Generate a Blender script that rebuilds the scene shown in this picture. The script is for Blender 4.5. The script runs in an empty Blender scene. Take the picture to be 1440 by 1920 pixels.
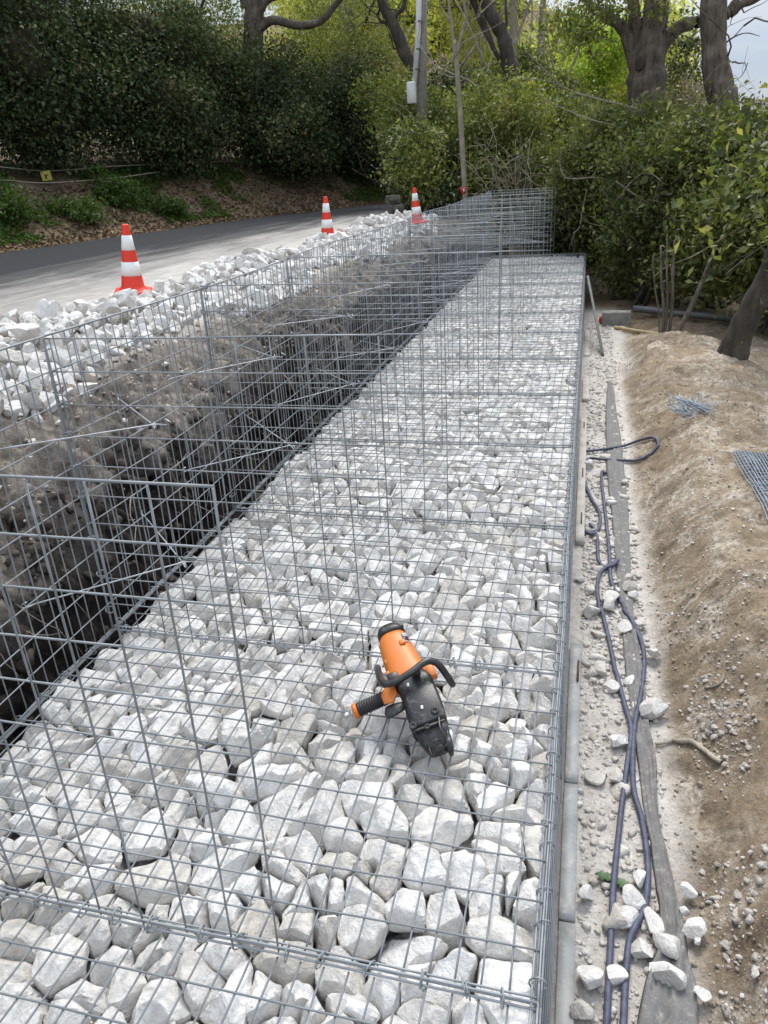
import bpy, bmesh, math, random
import numpy as np
from mathutils import Vector, Matrix

# ------------------------------------------------------------------ camera
F_PX, PITCH, YAW, ROLL = 1403.767, 0.427145564, 0.271729978, -0.0614580632
CAM = np.array([0.00253, -0.8939, 1.40213])
S = bpy.context.scene
COL = S.collection


def ray(x, y):
    """direction through pixel x, y of the 1440 x 1920 photograph"""
    xr, yr = (x - 720) / F_PX, (y - 960) / F_PX
    c, s = math.cos(ROLL), math.sin(ROLL)
    X, yc = xr * c + yr * s, -xr * s + yr * c
    c, s = math.cos(PITCH), math.sin(PITCH)
    Y, Z = c - yc * s, -s - yc * c
    c, s = math.cos(YAW), math.sin(YAW)
    return np.array([X * c - Y * s, X * s + Y * c, Z])


def onz(x, y, z):
    r = ray(x, y)
    return CAM + r * ((z - CAM[2]) / r[2])


def ony(x, y, Y):
    r = ray(x, y)
    return CAM + r * ((Y - CAM[1]) / r[1])


cam_data = bpy.data.cameras.new('camera')
cam = bpy.data.objects.new('camera', cam_data)
COL.objects.link(cam)
_f = ray(720, 960)
_r = ray(720 + F_PX, 960) - _f
_u = -(ray(720, 960 + F_PX) - _f)
cam.matrix_world = Matrix(((_r[0], _u[0], -_f[0], CAM[0]), (_r[1], _u[1], -_f[1], CAM[1]),
                           (_r[2], _u[2], -_f[2], CAM[2]), (0, 0, 0, 1)))
cam_data.sensor_fit = 'AUTO'
cam_data.sensor_width = 36
cam_data.lens = F_PX / 1920 * 36
cam_data.clip_start = 0.05
cam_data.clip_end = 3000
S.camera = cam

# ------------------------------------------------------------------ light
SUN_EL, SUN_AZ = math.radians(56), math.radians(-6)      # azimuth clockwise from +Y
world = bpy.data.worlds.new('World')
S.world = world
world.use_nodes = True
wt = world.node_tree
wt.nodes.clear()
wo = wt.nodes.new('ShaderNodeOutputWorld')
bg = wt.nodes.new('ShaderNodeBackground')
sky = wt.nodes.new('ShaderNodeTexSky')
sky.sky_type = 'NISHITA'
sky.sun_disc = False
sky.sun_elevation = SUN_EL
sky.sun_rotation = SUN_AZ
sky.air_density = 1.0
sky.dust_density = 1.5
tc = wt.nodes.new('ShaderNodeTexCoord')
mp = wt.nodes.new('ShaderNodeMapping')
mp.inputs['Scale'].default_value = (1.2, 1.2, 5.0)
nz = wt.nodes.new('ShaderNodeTexNoise')
nz.inputs['Scale'].default_value = 2.2
nz.inputs['Detail'].default_value = 6
cr = wt.nodes.new('ShaderNodeValToRGB')
cr.color_ramp.elements[0].position = 0.30
cr.color_ramp.elements[1].position = 0.56
mx = wt.nodes.new('ShaderNodeMix')
mx.data_type = 'RGBA'
veil = wt.nodes.new('ShaderNodeMix')                           # pale blue veil and thin bright cloud
veil.data_type = 'RGBA'
veil.inputs[6].default_value = (1.45, 1.92, 2.75, 1)
veil.inputs[7].default_value = (2.65, 2.78, 2.95, 1)
mx.inputs[0].default_value = 0.93
wt.links.new(tc.outputs['Generated'], mp.inputs['Vector'])
wt.links.new(mp.outputs['Vector'], nz.inputs['Vector'])
wt.links.new(nz.outputs['Fac'], cr.inputs['Fac'])
wt.links.new(cr.outputs['Color'], veil.inputs[0])
wt.links.new(veil.outputs[2], mx.inputs[7])
wt.links.new(sky.outputs['Color'], mx.inputs[6])
wt.links.new(mx.outputs[2], bg.inputs['Color'])
sep = wt.nodes.new('ShaderNodeSeparateXYZ')
wt.links.new(tc.outputs['Generated'], sep.inputs[0])
grad = wt.nodes.new('ShaderNodeMath')
grad.operation = 'MULTIPLY_ADD'
grad.use_clamp = False
grad.inputs[1].default_value = 0.155
grad.inputs[2].default_value = 0.078
wt.links.new(sep.outputs['Z'], grad.inputs[0])
wt.links.new(grad.outputs[0], bg.inputs['Strength'])
wt.links.new(bg.outputs['Background'], wo.inputs['Surface'])

sun_data = bpy.data.lights.new('sun', 'SUN')
sun_data.energy = 1.35
sun_data.angle = math.radians(24)
sun_data.color = (1.0, 0.96, 0.90)
sun = bpy.data.objects.new('sun', sun_data)
COL.objects.link(sun)
_d = Vector((math.sin(SUN_AZ) * math.cos(SUN_EL), math.cos(SUN_AZ) * math.cos(SUN_EL), math.sin(SUN_EL)))
sun.rotation_euler = _d.to_track_quat('Z', 'Y').to_euler()
sun.location = (-20, 10, 30)

S.view_settings.view_transform = 'Standard'
S.view_settings.look = 'None'
S.view_settings.exposure = 1.42
S.view_settings.gamma = 1.0
S.cycles.max_bounces = 6
S.cycles.diffuse_bounces = 3
S.cycles.transmission_bounces = 4

# ------------------------------------------------------------------ helpers
RNG = np.random.default_rng(11)


def tag(o, label=None, cat=None, group=None, kind=None):
    if label: o['label'] = label
    if cat: o['category'] = cat
    if group: o['group'] = group
    if kind: o['kind'] = kind
    return o


def empty(name, loc, label, cat, group=None):
    o = bpy.data.objects.new(name, None)
    o.empty_display_size = 0.1
    COL.objects.link(o)
    o.location = [float(c) for c in loc]
    return tag(o, label, cat, group)


def mesh_obj(name, V, faces_by_n, mat, parent=None, smooth=False, tone=None, origin=None):
    """V (n,3) world coordinates; faces_by_n: list of (m,k) int arrays"""
    V = np.asarray(V, dtype=np.float64)
    if parent is not None:
        V = V - np.array(parent.location)
    elif origin is not None:
        V = V - np.array(origin)
    me = bpy.data.meshes.new(name)
    me.vertices.add(len(V))
    me.vertices.foreach_set('co', V.astype(np.float32).ravel())
    loops = np.concatenate([f.ravel() for f in faces_by_n]).astype(np.int32)
    tot = np.concatenate([np.full(len(f), f.shape[1], np.int32) for f in faces_by_n])
    start = np.concatenate([[0], np.cumsum(tot)[:-1]]).astype(np.int32)
    me.loops.add(len(loops))
    me.loops.foreach_set('vertex_index', loops)
    me.polygons.add(len(tot))
    me.polygons.foreach_set('loop_start', start)
    me.polygons.foreach_set('loop_total', tot)
    if smooth:
        me.polygons.foreach_set('use_smooth', np.ones(len(tot), bool))
    me.update(calc_edges=True)
    if tone is not None:
        for nm, dom, arr in tone:
            a = me.attributes.new(nm, 'FLOAT', dom)
            a.data.foreach_set('value', np.asarray(arr, np.float32))
    if smooth and name in ('gabion_stone', 'gabion_stones', 'heap_stone', 'heap_stones', 'loose_stone', 'rubble'):
        me.set_sharp_from_angle(angle=math.radians(24))
    if mat is not None:
        me.materials.append(mat)
    o = bpy.data.objects.new(name, me)
    COL.objects.link(o)
    if parent is not None:
        o.parent = parent
    elif origin is not None:
        o.location = [float(c) for c in origin]
    return o


class MB:
    """collects geometry for one mesh"""
    def __init__(self):
        self.V, self.Q, self.T, self.n = [], [], [], 0

    def add(self, V, Q=None, T=None):
        V = np.asarray(V, float)
        if Q is not None and len(Q): self.Q.append(np.asarray(Q, int) + self.n)
        if T is not None and len(T): self.T.append(np.asarray(T, int) + self.n)
        self.V.append(V)
        self.n += len(V)

    def tube(self, pts, r, sides=6, cap=True):
        pts = np.asarray(pts, float)
        n = len(pts)
        r = np.broadcast_to(np.asarray(r, float), (n,))
        t = np.gradient(pts, axis=0)
        t /= np.linalg.norm(t, axis=1)[:, None] + 1e-12
        a = np.array([0.31, 0.17, 0.93])
        if abs(t[0] @ a) > 0.9: a = np.array([0.93, 0.2, 0.1])
        N = np.cross(t, a)
        bad = np.linalg.norm(N, axis=1) < 0.15
        N[bad] = np.cross(t[bad], np.array([0.2, 0.95, 0.1]))
        N /= np.linalg.norm(N, axis=1)[:, None]
        B = np.cross(t, N)
        ang = np.arange(sides) * 2 * np.pi / sides
        V = pts[:, None, :] + r[:, None, None] * (np.cos(ang)[None, :, None] * N[:, None, :] + np.sin(ang)[None, :, None] * B[:, None, :])
        i = np.arange(n - 1)[:, None] * sides
        j = np.arange(sides)[None, :]
        jn = (j + 1) % sides
        Q = np.stack([i + j, i + jn, i + sides + jn, i + sides + j], -1).reshape(-1, 4)
        V = V.reshape(-1, 3)
        T = None
        if cap:
            V = np.vstack([V, pts[0], pts[-1]])
            a0, a1 = n * sides, n * sides + 1
            jj = np.arange(sides)
            T = np.vstack([np.stack([np.full(sides, a0), (jj + 1) % sides, jj], -1),
                           np.stack([np.full(sides, a1), (n - 1) * sides + jj, (n - 1) * sides + (jj + 1) % sides], -1)])
        self.add(V, Q, T)

    def box(self, c, size, R=None, bevel=0.0):
        hx, hy, hz = np.array(size, float) / 2
        if bevel <= 0:
            V = np.array([(x, y, z) for x in (-hx, hx) for y in (-hy, hy) for z in (-hz, hz)])
            Q = [(0, 1, 3, 2), (4, 6, 7, 5), (0, 4, 5, 1), (2, 3, 7, 6), (0, 2, 6, 4), (1, 5, 7, 3)]
            T = None
        else:
            bm = bmesh.new()
            bmesh.ops.create_cube(bm, size=1)
            for v in bm.verts: v.co = Vector((v.co.x * hx * 2, v.co.y * hy * 2, v.co.z * hz * 2))
            bmesh.ops.bevel(bm, geom=list(bm.edges), offset=bevel, segments=2, affect='EDGES', profile=0.5)
            V, Q, T = bm_arrays(bm)
        if R is not None: V = V @ np.asarray(R).T
        self.add(V + np.asarray(c, float), Q, T)

    def loft(self, rings, cap=True):
        n, m = len(rings), len(rings[0])
        V = np.concatenate(rings)
        i = np.arange(n - 1)[:, None] * m
        j = np.arange(m)[None, :]
        jn = (j + 1) % m
        Q = np.stack([i + j, i + jn, i + m + jn, i + m + j], -1).reshape(-1, 4)
        T = None
        if cap:
            V = np.vstack([V, np.mean(rings[0], 0), np.mean(rings[-1], 0)])
            jj = np.arange(m)
            T = np.vstack([np.stack([np.full(m, n * m), (jj + 1) % m, jj], -1),
                           np.stack([np.full(m, n * m + 1), (n - 1) * m + jj, (n - 1) * m + (jj + 1) % m], -1)])
        self.add(V, Q, T)

    def build(self, name, mat, parent=None, smooth=False, origin=None):
        f = []
        if self.Q: f.append(np.concatenate(self.Q))
        if self.T: f.append(np.concatenate(self.T))
        return mesh_obj(name, np.concatenate(self.V), f, mat, parent, smooth, origin=origin)


def bm_arrays(bm):
    bmesh.ops.triangulate(bm, faces=[f for f in bm.faces if len(f.verts) > 4])
    bm.verts.index_update()
    V = np.array([v.co[:] for v in bm.verts])
    Q = [tuple(v.index for v in f.verts) for f in bm.faces if len(f.verts) == 4]
    T = [tuple(v.index for v in f.verts) for f in bm.faces if len(f.verts) == 3]
    bm.free()
    return V, Q, T


def spline(pts, per=6):
    """Catmull-Rom through the points"""
    P = np.asarray(pts, float)
    P = np.vstack([2 * P[0] - P[1], P, 2 * P[-1] - P[-2]])
    out = []
    for i in range(1, len(P) - 2):
        for t in np.linspace(0, 1, per, endpoint=False):
            out.append(0.5 * ((2 * P[i]) + (-P[i - 1] + P[i + 1]) * t + (2 * P[i - 1] - 5 * P[i] + 4 * P[i + 1] - P[i + 2]) * t * t
                              + (-P[i - 1] + 3 * P[i] - 3 * P[i + 1] + P[i + 2]) * t ** 3))
    out.append(P[-2])
    return np.array(out)


def _hash(ix, iy, seed):
    h = (ix.astype(np.int64) * 374761393 + iy.astype(np.int64) * 668265263 + seed * 1442695041) & 0x7fffffff
    h = ((h ^ (h >> 13)) * 1274126177) & 0x7fffffff
    h = ((h ^ (h >> 16)) * 2246822519) & 0x7fffffff
    return (h & 0xffff) / 65535.0


def vnoise(x, y, seed=0):
    ix, iy = np.floor(x), np.floor(y)
    fx, fy = x - ix, y - iy
    fx, fy = fx * fx * (3 - 2 * fx), fy * fy * (3 - 2 * fy)
    a, b = _hash(ix, iy, seed), _hash(ix + 1, iy, seed)
    c, d = _hash(ix, iy + 1, seed), _hash(ix + 1, iy + 1, seed)
    return (a + (b - a) * fx) * (1 - fy) + (c + (d - c) * fx) * fy - 0.5


def fbm(x, y, sc, octv=4, seed=0, gain=0.5):
    x, y = np.asarray(x, float), np.asarray(y, float)
    r, a = 0, 1.0
    for k in range(octv):
        r = r + a * vnoise(x * sc + 17.3 * k, y * sc - 9.1 * k, seed + k)
        sc *= 2.03
        a *= gain
    return r


def smooth(a, b, x):
    t = np.clip((np.asarray(x, float) - a) / (b - a), 0, 1)
    return t * t * (3 - 2 * t)


# ------------------------------------------------------------------ materials
def nt(name):
    m = bpy.data.materials.new(name)
    m.use_nodes = True
    t = m.node_tree
    t.nodes.clear()
    out = t.nodes.new('ShaderNodeOutputMaterial')
    b = t.nodes.new('ShaderNodeBsdfPrincipled')
    t.links.new(b.outputs[0], out.inputs['Surface'])
    return m, t, b


def N(t, kind, **kw):
    n = t.nodes.new(kind)
    for k, v in kw.items():
        if k in n.inputs: n.inputs[k].default_value = v
        else: setattr(n, k, v)
    return n


def noise(t, scale, detail=4, rough=0.55, coord='Object', dist=0.0, stretch=None):
    c = N(t, 'ShaderNodeTexCoord')
    src = c.outputs[coord]
    if coord == 'World':
        pass
    if stretch:
        mpp = N(t, 'ShaderNodeMapping')
        mpp.inputs['Scale'].default_value = stretch
        t.links.new(src, mpp.inputs['Vector'])
        src = mpp.outputs[0]
    n = N(t, 'ShaderNodeTexNoise', Scale=scale, Detail=detail, Roughness=rough, Distortion=dist)
    t.links.new(src, n.inputs['Vector'])
    return n.outputs['Fac']


def ramp(t, fac, stops):
    r = N(t, 'ShaderNodeValToRGB')
    el = r.color_ramp.elements
    while len(el) < len(stops): el.new(0.5)
    for e, (p, c) in zip(el, stops):
        e.position = p
        e.color = (c[0], c[1], c[2], 1) if len(c) == 3 else c
    t.links.new(fac, r.inputs['Fac'])
    return r.outputs['Color']


def g(v): return (v, v, v)


def mix(t, fac, a, b, mode='MIX'):
    m = N(t, 'ShaderNodeMix', data_type='RGBA', blend_type=mode)
    for sock, val in ((m.inputs[0], fac), (m.inputs[6], a), (m.inputs[7], b)):
        if hasattr(val, 'is_output'): t.links.new(val, sock)
        elif isinstance(val, (int, float)): sock.default_value = val
        else: sock.default_value = (*val, 1)
    return m.outputs[2]


def bump(t, b, h, strength=0.4, dist=0.01):
    n = N(t, 'ShaderNodeBump', Strength=strength, Distance=dist)
    t.links.new(h, n.inputs['Height'])
    t.links.new(n.outputs[0], b.inputs['Normal'])


def mathn(t, op, a, b=0.5):
    m = N(t, 'ShaderNodeMath', operation=op)
    for s, v in ((m.inputs[0], a), (m.inputs[1], b)):
        if hasattr(v, 'is_output'): t.links.new(v, s)
        else: s.default_value = v
    return m.outputs[0]


def attr(t, name):
    a = N(t, 'ShaderNodeAttribute', attribute_name=name)
    return a.outputs['Fac']


def mat_plain(name, col, rough=0.5, metal=0.0, var=0.15, scale=25, bmp=0.0, spec=0.5):
    m, t, b = nt(name)
    f = noise(t, scale, 5)
    c = ramp(t, f, [(0.3, tuple(x * (1 - var) for x in col)), (0.7, tuple(min(1, x * (1 + var)) for x in col))])
    t.links.new(c, b.inputs['Base Color'])
    b.inputs['Roughness'].default_value = rough
    b.inputs['Metallic'].default_value = metal
    b.inputs['Specular IOR Level'].default_value = spec
    if bmp: bump(t, b, noise(t, scale * 3, 5), bmp, 0.005)
    return m


def mat_stone(name, lo=(0.58, 0.56, 0.53), hi=(0.755, 0.74, 0.71), warm=(0.64, 0.56, 0.44), bs=1.0):
    m, t, b = nt(name)
    geo = N(t, 'ShaderNodeNewGeometry')
    isl = geo.outputs['Random Per Island']
    big = noise(t, 9, 6, 0.62, dist=0.6)
    fine = noise(t, 55, 6, 0.65)
    c1 = ramp(t, big, [(0.30, lo), (0.47, tuple((a + 2 * b_) / 3 for a, b_ in zip(lo, hi))), (0.68, hi)])
    c2 = mix(t, mathn(t, 'MULTIPLY', ramp(t, noise(t, 5, 5, 0.6, dist=1.0), [(0.56, g(0)), (0.72, g(1))]), 0.42), c1, warm)
    tone = ramp(t, isl, [(0.0, (0.74, 0.71, 0.66)), (0.14, (0.88, 0.865, 0.84)), (0.4, (0.96, 0.95, 0.935)), (0.7, g(1.0)), (1.0, (1.07, 1.07, 1.08))])
    c3 = mix(t, 1.0, c2, tone, 'MULTIPLY')
    crk = ramp(t, noise(t, 16, 8, 0.7, dist=2.2), [(0.49, g(0)), (0.505, g(1)), (0.52, g(0))])
    c4 = mix(t, mathn(t, 'MULTIPLY', crk, 0.34), c3, (0.30, 0.28, 0.25))
    c5 = mix(t, 1.0, c4, ramp(t, fine, [(0.3, g(0.78)), (0.52, g(1.0)), (0.7, g(1.06))]), 'MULTIPLY')
    t.links.new(c5, b.inputs['Base Color'])
    b.inputs['Roughness'].default_value = 0.88
    b.inputs['Specular IOR Level'].default_value = 0.25
    h = mathn(t, 'ADD', mathn(t, 'MULTIPLY', noise(t, 26, 7, 0.65, dist=0.8), 1.0), mathn(t, 'MULTIPLY', noise(t, 110, 4, 0.6), 0.35))
    bump(t, b, h, 0.85 * bs, 0.016)
    return m


def mat_leaf(name, stops, rough=0.45, trans=0.28, spec=0.35, tcol=None):
    m, t, b = nt(name)
    c = ramp(t, attr(t, 'tone'), stops)
    t.links.new(c, b.inputs['Base Color'])
    b.inputs['Roughness'].default_value = rough
    b.inputs['Specular IOR Level'].default_value = spec
    tr = N(t, 'ShaderNodeBsdfTranslucent')
    t.links.new(mix(t, 1.0, c, tcol or (1.5, 1.6, 0.7), 'MULTIPLY'), tr.inputs['Color'])
    ms = N(t, 'ShaderNodeMixShader')
    ms.inputs[0].default_value = trans
    t.links.new(b.outputs[0], ms.inputs[1])
    t.links.new(tr.outputs[0], ms.inputs[2])
    out = [n for n in t.nodes if n.type == 'OUTPUT_MATERIAL'][0]
    t.links.new(ms.outputs[0], out.inputs['Surface'])
    return m


def mat_bark(name, a, c, scale=14, bs=0.8):
    m, t, b = nt(name)
    f = noise(t, scale, 6, 0.65, stretch=(1, 1, 0.22), dist=0.4)
    col = ramp(t, f, [(0.3, a), (0.7, c)])
    pt = ramp(t, noise(t, 4.5, 5), [(0.5, g(0)), (0.68, g(1))])
    col = mix(t, mathn(t, 'MULTIPLY', pt, 0.45), col, tuple(min(1, x * 1.5 + 0.02) for x in c))
    t.links.new(col, b.inputs['Base Color'])
    b.inputs['Roughness'].default_value = 0.9
    bump(t, b, f, bs, 0.05)
    return m


M = {}
M['stone'] = mat_stone('white_limestone')
M['rubble'] = mat_stone('dusty_limestone', (0.46, 0.43, 0.39), (0.66, 0.63, 0.585), (0.54, 0.46, 0.36))
M['grit'] = mat_stone('dull_rubble', (0.30, 0.275, 0.24), (0.50, 0.465, 0.42), (0.40, 0.33, 0.25))
M['clod'] = mat_stone('earth_clod', (0.22, 0.175, 0.13), (0.38, 0.32, 0.245), (0.28, 0.21, 0.14))


def galv(name, lo, hi, rough=0.42, metal=0.75):
    m, t, b = nt(name)
    c = ramp(t, noise(t, 30, 6, 0.6), [(0.3, lo), (0.7, hi)])
    t.links.new(c, b.inputs['Base Color'])
    b.inputs['Metallic'].default_value = metal
    t.links.new(ramp(t, noise(t, 60, 3), [(0.3, g(rough - 0.1)), (0.7, g(rough + 0.15))]), b.inputs['Roughness'])
    return m


M['wire'] = galv('galvanised_wire', (0.20, 0.215, 0.228), (0.31, 0.33, 0.342), 0.6, 0.3)
M['lid_wire'] = galv('darkened_lid_wire', (0.14, 0.152, 0.163), (0.225, 0.243, 0.256), 0.65, 0.25)  # same galvanised wire, a darker tone painted in for contrast with the stones
M['bright_wire'] = galv('bright_wire', (0.27, 0.285, 0.30), (0.40, 0.42, 0.44), 0.5, 0.5)
M['wire_blue'] = galv('new_wire', (0.22, 0.26, 0.30), (0.36, 0.41, 0.46), 0.5, 0.4)


def mat_profile():
    m, t, b = nt('galvanised_profile')
    f = noise(t, 6, 7, 0.65)
    c = ramp(t, f, [(0.3, (0.20, 0.21, 0.21)), (0.55, (0.31, 0.32, 0.315)), (0.75, (0.42, 0.41, 0.385))])
    d = ramp(t, noise(t, 26, 6, 0.7), [(0.52, g(0)), (0.66, g(1))])
    c = mix(t, mathn(t, 'MULTIPLY', d, 0.6), c, (0.52, 0.48, 0.42))
    rst = ramp(t, noise(t, 3.2, 4, 0.6), [(0.64, g(0)), (0.72, g(1))])
    c = mix(t, mathn(t, 'MULTIPLY', rst, 0.5), c, (0.20, 0.09, 0.045))
    t.links.new(c, b.inputs['Base Color'])
    b.inputs['Metallic'].default_value = 0.25
    b.inputs['Roughness'].default_value = 0.6
    return m


M['profile'] = mat_profile()
M['rust'] = mat_plain('rusty_steel', (0.12, 0.055, 0.03), 0.85, 0.1, 0.4, 60, 0.4)


def mat_ground():
    m, t, b = nt('earth')
    geo = N(t, 'ShaderNodeNewGeometry')
    # soil of the mound: brown with paler dry crust and chalky dust
    big = noise(t, 1.6, 6, 0.6, dist=0.5)
    mid = noise(t, 9, 7, 0.65, dist=0.4)
    fin = noise(t, 60, 6, 0.7)
    soil = ramp(t, mid, [(0.28, (0.122, 0.092, 0.065)), (0.48, (0.225, 0.174, 0.122)), (0.68, (0.33, 0.266, 0.192))])
    soil = mix(t, ramp(t, big, [(0.46, g(0)), (0.66, g(0.7))]), soil, (0.345, 0.265, 0.17))
    chalk = mathn(t, 'MULTIPLY', ramp(t, noise(t, 3.2, 8, 0.72, dist=0.9), [(0.47, g(0)), (0.64, g(1))]),
                  ramp(t, noise(t, 30, 6, 0.7), [(0.40, g(0.1)), (0.6, g(1))]))
    soil = mix(t, mathn(t, 'MULTIPLY', chalk, 0.95), soil, (0.60, 0.54, 0.46))
    drk = mathn(t, 'MULTIPLY', ramp(t, noise(t, 4.2, 7, 0.7, dist=1.2), [(0.54, g(0)), (0.66, g(1))]), ramp(t, noise(t, 45, 5, 0.7), [(0.42, g(0)), (0.58, g(1))]))
    soil = mix(t, mathn(t, 'MULTIPLY', drk, 0.75), soil, (0.11, 0.085, 0.06))
    soil = mix(t, 1.0, soil, ramp(t, fin, [(0.25, g(0.66)), (0.6, g(1.1))]), 'MULTIPLY')
    # dusty crushed stone
    dust = ramp(t, mid, [(0.25, (0.45, 0.41, 0.365)), (0.5, (0.58, 0.54, 0.49)), (0.75, (0.66, 0.63, 0.585))])
    dust = mix(t, 1.0, dust, ramp(t, fin, [(0.3, g(0.72)), (0.6, g(1.05))]), 'MULTIPLY')
    # trench: soil colour turns darker below a set height, paler grey crust above
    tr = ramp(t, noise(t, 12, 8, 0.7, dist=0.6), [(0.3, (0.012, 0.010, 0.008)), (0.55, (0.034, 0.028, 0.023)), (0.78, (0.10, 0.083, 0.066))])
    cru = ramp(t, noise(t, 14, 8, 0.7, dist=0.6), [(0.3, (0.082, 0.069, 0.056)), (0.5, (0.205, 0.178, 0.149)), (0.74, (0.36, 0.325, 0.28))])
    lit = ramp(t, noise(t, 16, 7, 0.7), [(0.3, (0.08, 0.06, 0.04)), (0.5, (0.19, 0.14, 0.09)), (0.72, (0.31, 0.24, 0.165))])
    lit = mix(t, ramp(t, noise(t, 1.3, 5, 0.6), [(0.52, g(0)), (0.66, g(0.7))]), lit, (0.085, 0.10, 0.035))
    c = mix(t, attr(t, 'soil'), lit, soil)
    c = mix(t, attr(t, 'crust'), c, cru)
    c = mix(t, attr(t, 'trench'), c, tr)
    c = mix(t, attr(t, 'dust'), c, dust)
    t.links.new(c, b.inputs['Base Color'])
    b.inputs['Roughness'].default_value = 0.95
    b.inputs['Specular IOR Level'].default_value = 0.15
    h = mathn(t, 'ADD', noise(t, 28, 8, 0.7), mathn(t, 'MULTIPLY', noise(t, 120, 5, 0.7), 0.4))
    bump(t, b, h, 0.8, 0.025)
    return m


M['ground'] = mat_ground()


def mat_road():
    m, t, b = nt('asphalt')
    a = attr(t, 'across')                       # 0 at the far kerb, 1 at the stone heap
    asp = ramp(t, noise(t, 90, 5, 0.7), [(0.3, (0.018, 0.0195, 0.0225)), (0.7, (0.036, 0.0385, 0.043))])
    str_ = noise(t, 2.2, 7, 0.65, stretch=(1.6, 0.25, 1), dist=0.6)
    dustf = mathn(t, 'ADD', a, mathn(t, 'MULTIPLY', mathn(t, 'SUBTRACT', str_, 0.5), 0.6))
    d = ramp(t, dustf, [(0.46, g(0.02)), (0.60, g(0.17)), (0.76, g(0.62)), (0.92, g(0.97))])
    dc = ramp(t, noise(t, 7, 6, 0.65), [(0.3, (0.36, 0.335, 0.30)), (0.7, (0.50, 0.475, 0.44))])
    c = mix(t, d, asp, dc)
    t.links.new(c, b.inputs['Base Color'])
    b.inputs['Roughness'].default_value = 0.95
    b.inputs['Specular IOR Level'].default_value = 0.1
    bump(t, b, noise(t, 160, 3), 0.3, 0.006)
    return m


M['road'] = mat_road()
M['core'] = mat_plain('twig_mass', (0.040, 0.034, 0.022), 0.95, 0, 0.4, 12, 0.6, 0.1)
M['bark'] = mat_bark('grey_brown_bark', (0.040, 0.032, 0.024), (0.20, 0.165, 0.13), 18, 1.0)
M['bark_dark'] = mat_bark('dark_bark', (0.025, 0.020, 0.015), (0.085, 0.070, 0.052))
M['bark_pale'] = mat_bark('pale_bark', (0.19, 0.165, 0.12), (0.36, 0.32, 0.25), 20, 0.4)
M['twig'] = mat_bark('bare_twig', (0.13, 0.11, 0.08), (0.30, 0.26, 0.20), 30, 0.2)
M['leaf_core'] = mat_plain('far_thicket', (0.16, 0.16, 0.06), 0.95, 0, 0.4, 3, 0.6, 0.1)
M['leaf_ivy'] = mat_leaf('ivy_leaf', [(0, (0.024, 0.0375, 0.015)), (0.5, (0.051, 0.075, 0.03)), (0.85, (0.1125, 0.138, 0.06)), (0.93, (0.18, 0.1875, 0.075)), (1, (0.195, 0.1425, 0.075))], 0.65, 0.15, 0.18)
M['leaf_olive'] = mat_leaf('olive_green_leaf', [(0, (0.0693, 0.0851, 0.0205)), (0.5, (0.1568, 0.1858, 0.0441)), (0.9, (0.297, 0.315, 0.0945)), (1, (0.396, 0.315, 0.1575))], 0.55, 0.32)
M['leaf_mid'] = mat_leaf('mid_green_leaf', [(0, (0.0363, 0.0497, 0.0161)), (0.45, (0.0964, 0.1166, 0.0348)), (0.9, (0.2041, 0.2214, 0.072)), (1, (0.3629, 0.3348, 0.1366))], 0.5, 0.34, 0.3)
M['leaf_bright'] = mat_leaf('spring_green_leaf', [(0, (0.15, 0.225, 0.0275)), (0.5, (0.3, 0.405, 0.0482)), (1, (0.51, 0.6, 0.0963))], 0.5, 0.4)
M['leaf_far'] = mat_leaf('woodland_leaf', [(0, (0.2415, 0.246, 0.0554)), (0.4, (0.4657, 0.4591, 0.1109)), (0.75, (0.6, 0.6, 0.2059)), (0.9, (0.6, 0.6, 0.3485)), (1, (0.6, 0.6, 0.491))], 0.6, 0.42)
M['leaf_pale'] = mat_leaf('variegated_leaf', [(0, (0.0385, 0.0605, 0.022)), (0.62, (0.0935, 0.1265, 0.055)), (0.75, (0.374, 0.374, 0.253)), (1, (0.55, 0.528, 0.396))], 0.45, 0.2)
M['leaf_weed'] = mat_leaf('weed_leaf', [(0, (0.039, 0.0715, 0.013)), (1, (0.0975, 0.1625, 0.0325))], 0.55, 0.3)
M['leaf_dry'] = mat_leaf('dry_leaf', [(0, (0.068, 0.0435, 0.0245)), (0.6, (0.1768, 0.1156, 0.068)), (1, (0.3536, 0.2448, 0.1564))], 0.8, 0.1, 0.15, (1, 1, 1))
M['cone_red'] = mat_plain('cone_red_rubber', (0.72, 0.035, 0.012), 0.45, 0, 0.08, 12)
M['cone_white'] = mat_plain('cone_white_band', (0.78, 0.78, 0.76), 0.4, 0, 0.05, 12)
M['tool_orange'] = mat_plain('orange_painted_metal', (0.66, 0.19, 0.022), 0.42, 0, 0.16, 22, 0.08)


def mat_scuffed(name='scuffed_black_plastic', base=(0.014, 0.014, 0.015), dirt=(0.20, 0.19, 0.18), amt=0.4, rough=0.42):
    m, t, b = nt(name)
    d = ramp(t, noise(t, 45, 7, 0.75, dist=0.5), [(0.52, g(0)), (0.72, g(1))])
    c = mix(t, mathn(t, 'MULTIPLY', d, amt), base, dirt)
    k2 = ramp(t, noise(t, 140, 5, 0.7, dist=1.5), [(0.60, g(0)), (0.66, g(1))])
    c = mix(t, mathn(t, 'MULTIPLY', k2, amt), c, tuple(x * 0.8 for x in dirt))
    t.links.new(c, b.inputs['Base Color'])
    b.inputs['Roughness'].default_value = rough
    return m


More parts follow.
